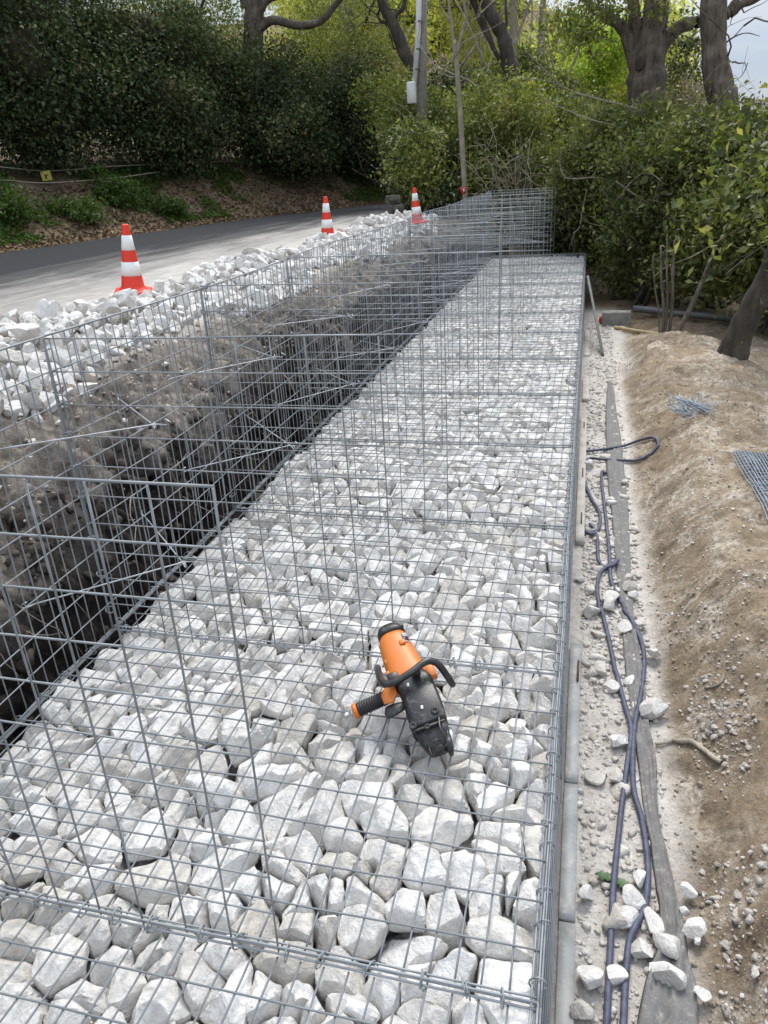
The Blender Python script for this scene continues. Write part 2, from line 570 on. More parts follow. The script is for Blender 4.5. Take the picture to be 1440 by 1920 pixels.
M['tool_black'] = mat_scuffed(amt=0.55)
M['cone_red'] = mat_scuffed('scuffed_cone_red', (0.72, 0.035, 0.012), (0.45, 0.16, 0.10), 0.28, 0.5)
M['cone_white'] = mat_scuffed('grimy_cone_white', (0.80, 0.80, 0.78), (0.50, 0.47, 0.42), 0.30, 0.45)
M['tool_orange'] = mat_scuffed('scuffed_orange_paint', (0.60, 0.165, 0.020), (0.34, 0.20, 0.12), 0.45, 0.45)
M['rubber'] = mat_plain('black_rubber', (0.018, 0.018, 0.019), 0.6, 0, 0.3, 40, 0.15)
M['handle_steel'] = mat_plain('dark_steel_tube', (0.055, 0.054, 0.053), 0.33, 0.6, 0.35, 40)
M['steel'] = mat_plain('bright_steel', (0.55, 0.55, 0.55), 0.3, 0.9, 0.15, 40)
M['sticker_white'] = mat_plain('white_sticker', (0.70, 0.72, 0.76), 0.35, 0, 0.05, 40)
M['sticker_navy'] = mat_plain('navy_sticker', (0.02, 0.03, 0.07), 0.35, 0, 0.2, 40)
M['hose'] = mat_plain('dusty_blue_hose', (0.060, 0.067, 0.108), 0.6, 0, 0.45, 45, 0.25)
M['cloth'] = mat_plain('grey_geotextile', (0.165, 0.16, 0.155), 0.95, 0, 0.32, 7, 0.35, 0.1)
M['cloth'] = mat_scuffed('dusty_geotextile', (0.15, 0.147, 0.143), (0.42, 0.385, 0.34), 0.75, 0.95)
M['wood'] = mat_plain('grey_green_board', (0.115, 0.125, 0.115), 0.75, 0, 0.2, 15, 0.3)
M['pale_wood'] = mat_plain('pale_timber', (0.46, 0.43, 0.385), 0.8, 0, 0.22, 9, 0.3)
M['yellow_wood'] = mat_plain('yellowish_pole', (0.42, 0.33, 0.17), 0.7, 0, 0.2, 12)
M['pipe_grey'] = mat_plain('grey_pipe', (0.10, 0.10, 0.10), 0.5, 0, 0.2, 10)
M['concrete'] = mat_plain('weathered_concrete', (0.26, 0.25, 0.225), 0.9, 0, 0.3, 9, 0.5, 0.2)
M['mossy'] = mat_plain('mossy_concrete', (0.105, 0.105, 0.085), 0.95, 0, 0.45, 11, 0.6, 0.1)
M['pole'] = mat_plain('pole_concrete', (0.19, 0.175, 0.15), 0.9, 0, 0.25, 6, 0.3)
M['conduit'] = mat_plain('white_conduit', (0.62, 0.62, 0.63), 0.5, 0, 0.08, 6)
M['yellow_tag'] = mat_plain('yellow_plastic_tag', (0.55, 0.50, 0.09), 0.5, 0, 0.12, 20)
M['black_ink'] = mat_plain('black_ink', (0.02, 0.02, 0.02), 0.6, 0, 0.1, 20)
M['red_paint'] = mat_plain('red_tag', (0.50, 0.03, 0.02), 0.5, 0, 0.12, 20)
M['white_paint'] = mat_plain('white_render', (0.68, 0.66, 0.62), 0.8, 0, 0.08, 1)
M['roof'] = mat_plain('clay_roof', (0.33, 0.20, 0.14), 0.9, 0, 0.2, 1)
M['glass'] = mat_plain('dark_window', (0.05, 0.06, 0.07), 0.15, 0, 0.1, 1)
M['green_net'] = mat_plain('dark_green_net', (0.012, 0.032, 0.028), 0.8, 0, 0.2, 20)


def mat_hill():
    m, t, b = nt('wooded_hill')
    c = ramp(t, noise(t, 0.16, 6, 0.7), [(0.3, (0.07, 0.095, 0.055)), (0.55, (0.13, 0.155, 0.09)), (0.75, (0.20, 0.21, 0.14))])
    t.links.new(c, b.inputs['Base Color'])
    b.inputs['Roughness'].default_value = 1
    return m


M['hill'] = mat_hill()

# ------------------------------------------------------------------ terrain
W = 1.53          # width of the filled gabion row, its front face along x = 0
LS = 0.52         # the empty baskets stand this far back from the front face
HP = 1.01         # height of the empty baskets
DEND = 12.2
GZ = -0.60        # dusty strip in front of the wall
RZ = 0.60         # road surface
_RL = np.array([(-9.3, -30), (-9.25, 0), (-9.0, 6.9), (-8.64, 9.3), (-8.16, 12.3), (-7.26, 16), (-5.27, 20.8), (-2.4, 24.6), (2.0, 28), (8, 31)], float)
_RR = np.array([(-3.05, -30), (-3.05, 0), (-3.05, 8), (-3.0, 13), (-2.6, 16), (-1.4, 18.6), (1.2, 21.6), (5.0, 24.5), (10, 27)], float)
_RLs, _RRs = spline(_RL, 8), spline(_RR, 8)


def x_left(y): return np.interp(y, _RLs[:, 1], _RLs[:, 0])
def x_right(y): return np.interp(y, _RRs[:, 1], _RRs[:, 0])


def zground(x, y):
    x, y = np.asarray(x, float), np.asarray(y, float)
    # the trench cut beside the baskets
    sh = 0.16 * fbm(x * 0, y, 1.3, 4, 3) + 0.07 * fbm(x * 0 + 4, y, 5.0, 3, 8)
    xs = x + sh * smooth(-2.9, -2.4, x) * (1 - smooth(-1.8, -1.6, x))
    prof = np.interp(xs, [-3.3, -3.0, -2.62, -2.40, -2.16, -2.06, -1.97, -1.86, -1.75, -1.53], [0.55, 0.55, 0.50, 0.38, 0.20, -0.05, -0.40, -0.75, -0.98, -1.0])
    wall = smooth(-2.75, -2.35, x) * (1 - smooth(-1.72, -1.55, x))
    prof = prof + wall * (0.10 * fbm(x * 1.4, y, 6, 4, 21) + 0.05 * fbm(x, y, 22, 3, 5))
    # front strip and earth mound
    crest = 1.0 + 0.10 * np.sin(y * 1.1 + 0.6)
    up = smooth(0.36, 0.80, x) * (1 - 0.85 * smooth(crest + 0.05, crest + 0.95, x))
    amp = (0.27 + 0.06 * np.sin(y * 0.8)) * (1 - smooth(7.2, 8.9, y)) * smooth(-3, 0.5, y)
    right = GZ + amp * up + 0.028 * fbm(x, y, 1.0, 3, 31)
    right = right - 0.25 * smooth(1.8, 6.0, x) - 1.5 * smooth(6, 30, x)
    rough = smooth(0.30, 0.55, x) * (1 - smooth(2.0, 3.0, x))
    right = right + rough * (0.075 * fbm(x, y, 3.2, 4, 41) + 0.026 * fbm(x, y, 14, 4, 51)) + 0.016 * fbm(x, y, 24, 3, 61) * (1 - smooth(2, 3, x))
    front = np.where(x < -1.53, prof, np.where(x < -0.02, -1.0, right))
    # beyond the end of the wall the ground falls gently from the road to the right
    far = np.interp(x, [-3, -2, 0, 1.5, 4, 12, 40], [0.55, 0.45, -0.25, -0.62, -0.95, -2.2, -6]) + 0.10 * fbm(x, y, 0.8, 4, 71)
    k = smooth(12.35, 13.4, y)
    z = front * (1 - k) + far * k
    # left of the trench: level under the road, then the wooded bank
    xl = x_left(y)
    t = (xl - x) * 0.9
    bank = 0.55 + 1.2 * smooth(0.05, 2.7, t) + 0.16 * np.clip(t - 2.4, 0, 14) + smooth(0.1, 0.6, t) * (0.20 * fbm(x, y, 0.9, 4, 81))
    # the road's own bed
    xr = x_right(y)
    inroad = smooth(-0.25, 0.1, xr - x) * (1 - smooth(28, 33, y)) * (1 - smooth(7, 10, x))
    z = z * (1 - inroad) + 0.55 * inroad
    bk = (x < xl) * (1 - smooth(-3.0, 4.0, x))
    z = bank * bk + z * (1 - bk)
    # far slope behind, and the valley on the right
    z = z + 10.0 * smooth(32, 75, y) * (1 - smooth(-6, 9, x)) * smooth(0, 5, y)
    z = z - 10 * smooth(40, 160, y) * smooth(5, 30, x)
    return z


def seg(*parts):
    out = []
    for a, b, st in parts: out.append(np.arange(a, b - 1e-9, st))
    return np.concatenate(out + [[parts[-1][1]]])


gx = seg((-460, -60, 50), (-60, -12, 4), (-12, -3.3, 0.25), (-3.3, -2.7, 0.06), (-2.7, -1.84, 0.018), (-1.84, -1.53, 0.05), (-1.53, -0.021, 0.15), (-0.021, 1.5, 0.014), (1.5, 2.4, 0.04), (2.4, 6, 0.15), (6, 14, 0.6), (14, 60, 4), (60, 460, 50))
gy = seg((-60, -6, 9), (-6, -1, 0.4), (-1, 3, 0.016), (3, 8, 0.025), (8, 13.6, 0.06), (13.6, 32, 0.4), (32, 90, 2), (90, 900, 60))
GX, GY = np.meshgrid(gx, gy)
GZZ = zground(GX, GY)
nx, ny = len(gx), len(gy)
ii = (np.arange(ny - 1)[:, None] * nx + np.arange(nx - 1)[None, :]).ravel()
quads = np.stack([ii, ii + 1, ii + nx + 1, ii + nx], -1)
X, Y = GX.ravel(), GY.ravel()
edge_n = 0.09 * fbm(X, Y, 1.6, 5, 91)
near = (1 - smooth(8.6, 9.8, Y + 4 * edge_n))
m_soil = smooth(-0.05, 0.0, X) * (1 - smooth(1.6, 2.6, X + 3 * edge_n)) * near
m_dust = smooth(-0.06, -0.03, X) * (1 - smooth(0.34, 0.46, X + edge_n - 0.05 * smooth(4, 9, Y))) * (1 - smooth(10.2, 11.0, Y))
m_dust = np.maximum(m_dust, smooth(0.0, 0.05, X) * (1 - smooth(0.42, 0.62, X + edge_n)) * smooth(6.4, 7.4, Y) * (1 - smooth(10.2, 11.0, Y)))
m_dust = np.maximum(m_dust, (1 - smooth(-2.72, -2.50, X + 0.6 * edge_n)) * smooth(-3.6, -3.4, X) * (Y < 13.5))
inwall = (X > -3.2) & (X < -1.45) & (Y < 13.2)
zz = GZZ.ravel()
m_crust = np.where(inwall, 1.0, 0.0)
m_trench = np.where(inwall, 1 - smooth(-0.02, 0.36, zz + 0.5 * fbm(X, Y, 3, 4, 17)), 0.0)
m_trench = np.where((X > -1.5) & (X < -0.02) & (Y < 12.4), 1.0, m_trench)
wm = smooth(-2.5, -2.2, X) * (1 - smooth(-1.80, -1.66, X)) * (Y < 13)
X = X + wm * (0.13 * fbm(Y, zz, 3.2, 5, 19, 0.6) + 0.05 * fbm(Y, zz, 18, 3, 23))
zz = zz + wm * 0.06 * fbm(Y, X * 2, 9, 3, 29)
Y = Y + wm * 0.05 * fbm(X * 3 + 7, zz, 8, 3, 37)
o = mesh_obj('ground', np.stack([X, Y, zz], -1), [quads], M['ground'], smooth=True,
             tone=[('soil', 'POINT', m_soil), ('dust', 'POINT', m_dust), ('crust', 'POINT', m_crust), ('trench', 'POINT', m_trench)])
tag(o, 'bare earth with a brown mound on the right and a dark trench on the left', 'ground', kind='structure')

# road: a slab between its two curved edges
yr_ = seg((-30, -4, 4), (-4, 42, 0.4))
ts = np.linspace(0, 1, 25)
s_ = np.linspace(0, 1, 160)
A = np.stack([np.interp(s_, np.linspace(0, 1, len(_RLs)), _RLs[:, 0]), np.interp(s_, np.linspace(0, 1, len(_RLs)), _RLs[:, 1])], -1)
_RRx = spline(_RR, 8)
B = np.stack([np.interp(s_, np.linspace(0, 1, len(_RRx)), _RRx[:, 0]), np.interp(s_, np.linspace(0, 1, len(_RRx)), _RRx[:, 1])], -1)
wob = 0.10 * fbm(A[:, 0] * 0, A[:, 1], 1.1, 4, 7)
A[:, 0] += wob
grid = A[:, None, :] * (1 - ts)[None, :, None] + B[:, None, :] * ts[None, :, None]
zroad = np.full(grid.shape[:2], RZ)
zroad[:, 0] = 0.50
zroad[:, -1] = 0.50
grid[:, 0, :] = grid[:, 1, :] - (grid[:, 1, :] - grid[:, 0, :]) * 1.0
V = np.concatenate([grid, zroad[..., None]], -1).reshape(-1, 3)
nn, mm = grid.shape[:2]
ii = (np.arange(nn - 1)[:, None] * mm + np.arange(mm - 1)[None, :]).ravel()
o = mesh_obj('road', V, [np.stack([ii, ii + 1, ii + mm + 1, ii + mm], -1)[:, ::-1]], M['road'], smooth=True,
             tone=[('across', 'POINT', np.tile(ts, nn))])
tag(o, 'dark asphalt road with pale dust drifting from its near side', 'road', kind='structure')

# ------------------------------------------------------------------ rocks
def ico(sub):
    bm = bmesh.new()
    bmesh.ops.create_icosphere(bm, subdivisions=sub, radius=1)
    V, Q, T = bm_arrays(bm)
    return V, np.array(T)


ICO = {k: ico(k) for k in (1, 2, 3, 4)}


def rock_unit(rng, sub, planes=12, lo=0.60, hi=0.88):
    V = ICO[sub][0].copy()
    for k in range(planes):
        n = rng.normal(size=3)
        n /= np.linalg.norm(n)
        d = rng.uniform(lo, hi) if k > 3 else rng.uniform(lo - 0.16, lo + 0.08)
        e = V @ n - d
        V -= np.clip(e, 0, None)[:, None] * n * 0.97
    return V


def rock(rng, sub, radii, planes=12, rot=None):
    V = rock_unit(rng, sub, min(planes, 10), 0.50, 0.80) * 1.2 * np.asarray(radii)
    if rot is None:
        q = rng.normal(size=4)
        q /= np.linalg.norm(q)
        w, x, y, z = q
        R = np.array([[1 - 2 * (y * y + z * z), 2 * (x * y - z * w), 2 * (x * z + y * w)],
                      [2 * (x * y + z * w), 1 - 2 * (x * x + z * z), 2 * (y * z - x * w)],
                      [2 * (x * z - y * w), 2 * (y * z + x * w), 1 - 2 * (x * x + y * y)]])
    else:
        c, s = math.cos(rot), math.sin(rot)
        R = np.array([[c, -s, 0], [s, c, 0], [0, 0, 1]])
    return V @ R.T


def cells(x0, x1, y0, y1, d, rng, relax=1):
    """Voronoi cells of a jittered point set: list of (centre, polygon)"""
    pts = []
    nyy = int(round((y1 - y0) / (d * 0.88)))
    nxx = int(round((x1 - x0) / d))
    for j in range(nyy):
        for i in range(nxx):
            pts.append((x0 + (i + 0.5 + 0.5 * (j % 2) - 0.25) * (x1 - x0) / nxx + rng.uniform(-.42, .42) * d,
                        y0 + (j + 0.5) * (y1 - y0) / nyy + rng.uniform(-.42, .42) * d))
    P = np.array(pts)
    P[:, 0] = np.clip(P[:, 0], x0 + 0.02, x1 - 0.02)
    P[:, 1] = np.clip(P[:, 1], y0 + 0.02, y1 - 0.02)
    # random removal / merging gives larger stones
    keep = rng.uniform(size=len(P)) > 0.24
    P = P[keep]
    add = P[rng.uniform(size=len(P)) < 0.20]
    add = add + rng.normal(size=add.shape) * d * 0.42
    add[:, 0] = np.clip(add[:, 0], x0 + 0.02, x1 - 0.02)
    add[:, 1] = np.clip(add[:, 1], y0 + 0.02, y1 - 0.02)
    P = np.vstack([P, add])

    def cell(i):
        poly = np.array([(x0, y0), (x1, y0), (x1, y1), (x0, y1)], float)
        d2 = ((P - P[i]) ** 2).sum(1)
        for j in np.argsort(d2)[1:22]:
            mid, nrm = (P[i] + P[j]) / 2, P[j] - P[i]
            s = (poly - mid) @ nrm
            if (s <= 0).all(): continue
            out = []
            for a in range(len(poly)):
                b = (a + 1) % len(poly)
                if s[a] <= 0: out.append(poly[a])
                if (s[a] < 0) != (s[b] < 0):
                    tt = s[a] / (s[a] - s[b])
                    out.append(poly[a] + (poly[b] - poly[a]) * tt)
            poly = np.array(out)
            if len(poly) < 3: break
        return poly
    out = []
    for i in range(len(P)):
        poly = cell(i)
        if len(poly) >= 3: out.append((poly.mean(0), poly))
    return out


def cell_rock(rng, sub, cen, poly, hz, gap=0.94):
    """angular rock filling a Voronoi cell; returns local verts (x, y in plane, z up)"""
    V = ICO[sub][0].copy()
    rho = np.hypot(V[:, 0], V[:, 1]) + 1e-6
    V[:, :2] *= ((1 - np.abs(V[:, 2]) ** 3.0).clip(0) ** (1 / 3.0) / rho)[:, None]
    for k in range(11):
        n = rng.normal(size=3)
        if k < 4: n[2] = abs(n[2]) + 0.5
        n /= np.linalg.norm(n)
        d = rng.uniform(0.56, 0.82) if k < 4 else rng.uniform(0.76, 1.0)
        V -= np.clip(V @ n - d, 0, None)[:, None] * n * 0.98
    V[:, :2] /= np.abs(V[:, :2]).max(0)
    V[:, 2] /= np.abs(V[:, 2]).max()
    th = np.arctan2(V[:, 1], V[:, 0])
    dirs = np.stack([np.cos(th), np.sin(th)], -1)
    rad = np.full(len(V), 9.0)
    for a in range(len(poly)):
        b = (a + 1) % len(poly)
        e = poly[b] - poly[a]
        nrm = np.array([e[1], -e[0]])
        nrm = nrm / (np.linalg.norm(nrm) + 1e-9)
        dist = (poly[a] - cen) @ nrm
        dn = dirs @ nrm
        ok = dn > 1e-4
        rad[ok] = np.minimum(rad[ok], np.maximum(dist, 0.004) / dn[ok])
    rad = np.minimum(rad, 0.13)
    rad = 0.86 * rad + 0.14 * np.median(rad)
    out = np.empty_like(V)
    out[:, :2] = V[:, :2] * rad[:, None] * gap * 1.08
    out[:, 2] = V[:, 2] * hz * 1.2
    tx, ty = rng.uniform(-.20, .20, 2)
    out[:, 2] += out[:, 0] * tx + out[:, 1] * ty
    sd = rng.uniform(0, 90)
    out *= (1 + 0.055 * fbm(V[:, 0] * 1.4 + sd, V[:, 1] * 1.4 + V[:, 2] * 1.9, 1.6, 4, 7))[:, None]
    # keep the top under the lid
    top = out[:, 2].max()
    return out, top


def lid_z(x, y):
    """the wire lid rides on the stones"""
    joint = np.abs((np.asarray(y) + 0.5) % 1.0 - 0.5)
    return 0.013 * fbm(x, y, 2.3, 3, 101) * 2 * smooth(0.0, 0.25, joint) + 0.012 * smooth(0.02, 0.3, joint)


rng = np.random.default_rng(5)
fill = MB()
nstone = 0
_cells = None
_cells = cells(-W + 0.012, -0.020, -1.0, DEND - 0.02, 0.081, rng)
_cells.sort(key=lambda q: (q[0][1] < -0.42, math.hypot(q[0][0] - CAM[0], q[0][1] - CAM[1])))
for cen, poly in _cells:
    y = cen[1]
    near_ = y < 2.0
    dist = math.hypot(cen[0] - CAM[0], y - CAM[1])
    sub = 4 if dist < 2.0 else (3 if y < 3.5 else 2)
    hz = rng.uniform(0.036, 0.050)
    Vr, top = cell_rock(rng, sub, cen, poly, hz)
    zc = float(lid_z(cen[0], y)) - 0.011 - top - abs(rng.normal(0, 0.007)) - (0.03 if rng.uniform() < 0.06 else 0)
    if nstone < 300 and y > -0.42:
        Vw = Vr + np.array([cen[0], y, zc])
        o = mesh_obj('gabion_stone', Vw, [ICO[sub][1]], M['stone'], smooth=True, origin=(cen[0], y, zc))
        tag(o, 'angular white limestone block packed under the wire lid, in the part nearest the camera', 'stone', 'stones under the nearest part of the lid')
        nstone += 1
    else:
        fill.add(Vr + np.array([cen[0], y, zc]), None, ICO[sub][1])
print('gabion stones', nstone)
# lower layer seen through the gaps
for cen, poly in cells(-W + 0.02, -0.02, -1.0, DEND - 0.02, 0.15, rng):
    sub = 2 if cen[1] < 4 else 1
    Vr, top = cell_rock(rng, sub, cen, poly, 0.06, 1.0)
    fill.add(Vr + np.array([cen[0], cen[1], -0.15 - rng.uniform(0, .03)]), None, ICO[sub][1])
# stones against the front face, which shows to anyone who leans over the edge
for cen, poly in cells(-1.0, 10.5, -0.58, -0.08, 0.13, rng):
    Vr, top = cell_rock(rng, 2, cen, poly, 0.05)
    lean = 0.016 * (-cen[1]) / 0.6
    fill.add(np.stack([Vr[:, 2] - 0.072 + lean, Vr[:, 0] + cen[0], Vr[:, 1] + cen[1]], -1), None, ICO[2][1][:, ::-1])
o = fill.build('gabion_stones', M['stone'], smooth=True)
tag(o, 'packed white limestone filling the mesh bays farther along the wall', 'stones', kind='stuff')

# ------------------------------------------------------------------ filled gabions (lower course)
def jitter_line(p0, p1, n, rng, amp):
    t = np.linspace(0, 1, n)[:, None]
    P = np.asarray(p0)[None] * (1 - t) + np.asarray(p1)[None] * t
    k = rng.normal(size=(2, 3)) * amp
    return P + np.sin(np.pi * t) * k[0] + np.sin(2 * np.pi * t) * k[1] * 0.5


ORD = ['first', 'second', 'third', 'fourth', 'fifth', 'sixth', 'seventh', 'eighth', 'ninth', 'tenth', 'eleventh', 'twelfth']


def ring(mb, c, axis, r, wr, sides=5, n=12):
    axis = np.asarray(axis, float)
    axis /= np.linalg.norm(axis)
    a = np.cross(axis, [0.2, 0.3, 0.93])
    a /= np.linalg.norm(a)
    b = np.cross(axis, a)
    th = np.linspace(0, 2 * np.pi * 0.97, n)
    mb.tube(np.asarray(c)[None] + r * (np.cos(th)[:, None] * a + np.sin(th)[:, None] * b), wr, sides)


bounds = [-1.0] + list(range(0, 12)) + [DEND]
rng = np.random.default_rng(21)
WR = 0.0022
for k in range(len(bounds) - 1):
    y0, y1 = bounds[k], bounds[k + 1]
    sides = 6 if y0 < 2 else (5 if y0 < 5 else 4)
    if k == 0: lab = 'stone filled gabion bay at the very bottom, in front of the nearest upright divider'
    elif k == 1: lab = 'stone filled gabion bay with most of the orange ring tool lying on its lid'
    elif k == len(bounds) - 2: lab = 'farthest stone filled gabion bay at the end of the wall, before the dark shrubs'
    else: lab = '%s stone filled gabion bay beyond the one that carries the orange tool' % ORD[k - 2]
    root = empty('filled_gabion', (0, y0, 0), lab, 'gabion', 'stone filled gabion bays of the lower course')
    mb = MB()
    ny_ = max(6, int((y1 - y0) / 0.06))
    for i in range(31):
        x = -W + 0.008 + i * (W - 0.026) / 30
        yy = np.linspace(y0 + 0.012, y1 - 0.012, ny_)
        xx = x + 0.004 * fbm(yy * 0 + i * 3.7, yy, 1.5, 2, 111)
        mb.tube(np.stack([xx, yy, lid_z(xx, yy)], -1), WR, sides)
    nt_ = int(round((y1 - y0) / 0.1))
    for j in range(1, nt_):
        y = y0 + (y1 - y0) * j / nt_
        xx = np.linspace(-W + 0.003, -0.014, 26)
        yy = y + 0.005 * fbm(xx, xx * 0 + y * 5, 1.5, 2, 113)
        mb.tube(np.stack([xx, yy, lid_z(xx, yy) + 2 * WR], -1), WR, sides)
    mb.build('lid_mesh', M['lid_wire'], root, smooth=True)
    # front panel, leaning out a little at the foot
    mb = MB()
    for j in range(int((y1 - y0) / 0.05) + 1):
        y = y0 + 0.012 + j * 0.05
        if y > y1 - 0.005: break
        mb.tube([(-0.012, y, -0.004), (0.012, y, GZ + 0.005)], WR, 4)
    for i in range(1, 6):
        z = -0.1 * i
        xo = -0.012 + 0.024 * (-z) / 0.6 + 2 * WR
        mb.tube([(xo, y0 + 0.012, z), (xo, y1 - 0.012, z)], WR, 4)
    mb.build('front_mesh', M['wire'], root, smooth=True)
    # laced joint at the far end of the bay: doubled frame wires and fastening rings
    mb = MB()
    xx = np.linspace(-W, -0.014, 30)
    for dy, dz in ((-0.011, 0.002), (0.011, 0.002), (-0.004, 0.012), (0.005, -0.007)):
        mb.tube(np.stack([xx, y1 + dy + 0.003 * fbm(xx, xx * 0 + k, 3, 2, 115), dz + 0.004 + 0.004 * fbm(xx, xx * 0 + k * 3, 4, 2, 116)], -1), 0.0024, sides)
    x = -W + 0.05
    while x < -0.03:
        ring(mb, (x, y1 + rng.uniform(-.003, .003), 0.004), (1, rng.uniform(-.5, .5), rng.uniform(-.3, .3)), 0.0165, 0.0019, 5 if y0 < 4 else 3, 12 if y0 < 4 else 8)
        if rng.uniform() < 0.35:
            ring(mb, (x + 0.007, y1, 0.002), (1, rng.uniform(-.6, .6), .2), 0.016, 0.0019, 4, 9)
        x += rng.uniform(0.07, 0.12)
    mb.build('cross_joint', M['wire'], root, smooth=True)
    # edge joint along the front
    mb = MB()
    yy = np.linspace(y0, y1, 26)
    for dx, dz in ((-0.011, 0.004), (0.001, 0.009), (0.006, -0.006), (-0.004, -0.010)):
        mb.tube(np.stack([-0.013 + dx + 0.003 * fbm(yy, yy * 0 + 2, 2.5, 2, 117), yy, dz + 0.003 * fbm(yy, yy * 0 + 7, 3, 2, 118)], -1), 0.0025, sides)
    y = y0 + 0.04
    while y < y1 - 0.03:
        ring(mb, (-0.015, y, 0.0), (rng.uniform(-.4, .4), 1, rng.uniform(-.3, .3)), 0.0165, 0.0020, 5 if y0 < 4 else 3, 12 if y0 < 4 else 8)
        y += rng.uniform(0.06, 0.13)
    mb.build('front_edge_joint', M['wire'], root, smooth=True)
    mb = MB()
    for dx, dz in ((-0.004, 0.002), (0.008, 0.005), (0.0, -0.008)):
        mb.tube(np.stack([-W + dx + 0.003 * fbm(yy, yy * 0 + 3, 2.5, 2, 119), yy, dz + yy * 0], -1), 0.0030, 4)
    y = y0 + 0.05
    while y < y1 - 0.03:
        ring(mb, (-W, y, 0.0), (rng.uniform(-.4, .4), 1, rng.uniform(-.3, .3)), 0.017, 0.0020, 4, 9)
        y += rng.uniform(0.08, 0.16)
    mb.build('rear_edge_joint', M['wire'], root, smooth=True)

# ------------------------------------------------------------------ empty baskets (upper course)
rear_h = lambda y: HP + 0.008 * np.sin(y * 2.1)
for k in range(12):
    y0, y1 = float(k), (float(k + 1) if k < 11 else DEND)
    sides = 6 if k < 3 else 4
    wr = 0.0021
    if k == 0: lab = 'nearest empty wire basket, its divider standing in the foreground on the left'
    elif k == 11: lab = 'farthest empty wire basket, closed by the upright end panel before the dark shrubs'
    else: lab = '%s empty wire basket behind the nearest one along the trench' % ORD[k - 1]
    root = empty('empty_gabion', (-W, y0, 0), lab, 'gabion', 'empty wire baskets of the upper course')
    bow = 0.02 * math.sin(k * 1.7)
    # rear panel along the trench
    mb = MB()
    n_ = int(round((y1 - y0) / 0.05))
    zz_ = np.linspace(0.0, 1.0, 6)
    for j in range(n_ + 1):
        y = y0 + (y1 - y0) * j / n_
        xx = -W + bow * np.sin(np.pi * zz_) * math.sin(math.pi * (y - y0)) + rng.normal(0, 0.002)
        mb.tube(np.stack([xx, y + 0.004 * zz_ * rng.normal() + 0 * zz_, zz_ * rear_h(y)], -1), wr, sides)
    for i in range(11):
        z = i * 0.1 * HP / 1.0
        yy = np.linspace(y0, y1, 12)
        xx = -W + bow * np.sin(np.pi * z) * np.sin(np.pi * (yy - y0)) + 2 * wr
        mb.tube(np.stack([xx, yy, z * rear_h(yy) / HP + 0.003 * fbm(yy, yy * 0 + i, 2, 2, 121)], -1), wr if i < 10 else 0.0032, sides)
    mb.build('rear_mesh', M['wire'], root, smooth=True)
    # divider across the basket
    ends = [(y0, 'divider_mesh', 0.1)] + ([(DEND, 'end_mesh', 0.05)] if k == 11 else [])
    for yd, nm, pitch in ends:
        mb = MB()
        nv = int(round((W - LS) / pitch))
        lean = rng.normal(0, 0.010)
        bowd = rng.normal(0, 0.012)
        if k == 0: lean, bowd = -0.015, 0.004
        for i in range(nv + 1):
            x = -W + (W - LS) * i / nv
            z = np.linspace(-0.02 if i % 2 else 0.0, HP, 7)
            xx = x + (0.030 * z * i / nv if k == 0 else 0.004 * rng.normal() * z)
            mb.tube(np.stack([xx + 0 * z, yd + lean * z + bowd * np.sin(np.pi * z), z], -1), 0.0021 if k else 0.0021, sides)
        nh = int(round(HP / 0.1)) if nm != 'end_mesh' else 14
        for i in range(1, nh + 1):
            z = HP * i / nh
            xx = np.linspace(-W, -LS + (0.030 * z if k == 0 else 0), 9)
            r_ = (0.0021 if k else 0.0021) if i < nh else (0.0025 if k == 0 else 0.0025)
            yy = yd + lean * z + bowd * np.sin(np.pi * z) + 2 * wr + 0.003 * fbm(xx, xx * 0 + i + k, 2, 2, 123)
            mb.tube(np.stack([xx, yy, z + 0.006 * fbm(xx, xx * 0 + i * 2 + k, 1.5, 2, 124)], -1), r_, sides)
        mb.build(nm, M['wire'], root, smooth=True)
    # doubled corner wires with rings
    mb = MB()
    for dx, dy in ((0.012, 0.010), (0.004, -0.010)):
        z = np.linspace(0, HP, 8)
        mb.tube(np.stack([-W + dx + 0 * z, y0 + dy + 0.003 * np.sin(z * 7), z], -1), 0.0024, sides)
    z = 0.08
    while z < HP:
        ring(mb, (-W + 0.006, y0, z), (rng.uniform(-.4, .4), rng.uniform(-.4, .4), 1), 0.016, 0.0019, 4, 9)
        z += rng.uniform(0.1, 0.16)
    mb.build('corner_joint', M['wire'], root, smooth=True)
    # bracing wires between the divider and the rear panel, on both sides, at two heights
    for zb in (0.31 + rng.uniform(-.02, .03), 0.72 + rng.uniform(-.02, .05)):
        for sgn in (1, -1):
            if sgn < 0 and k == 0: continue
            p0 = np.array([-1.22 + rng.uniform(-.03, .03), y0, zb])
            p1 = np.array([-W, y0 + sgn * 0.31, zb + rng.uniform(-.03, .02)])
            d = p1 - p0
            d /= np.linalg.norm(d)
            mb = MB()
            up = np.array([0, 0, 1.0])
            mb.tube(np.array([p0 - d * 0.03 + up * 0.012, p0 - d * 0.045, p0 - d * 0.03 - up * 0.008, p0, p1, p1 + d * 0.03 - up * 0.006, p1 + d * 0.04 + up * 0.006, p1 + d * 0.02 + up * 0.014]),
                    0.0024, 5)
            mb.build('brace_wire', M['bright_wire'], root, smooth=True)

# ------------------------------------------------------------------ stone heap along the road
def pile_z(x, y):
    x, y = np.asarray(x, float), np.asarray(y, float)
    amp = 0.035 + 0.03 * np.sin(y * 1.3) + 0.05 * np.exp(-((y - 11.3) / 0.9) ** 2) - 0.03 * np.exp(-((y - 7.6) / 0.9) ** 2)
    pk = -3.02
    prof = np.where(x > pk, 1 - smooth(0, 0.52, x - pk), 1 - smooth(0, 0.62, pk - x))
    base = np.maximum(zground(x, y), np.where(x < -3.0, RZ, -9))
    return base + amp * prof


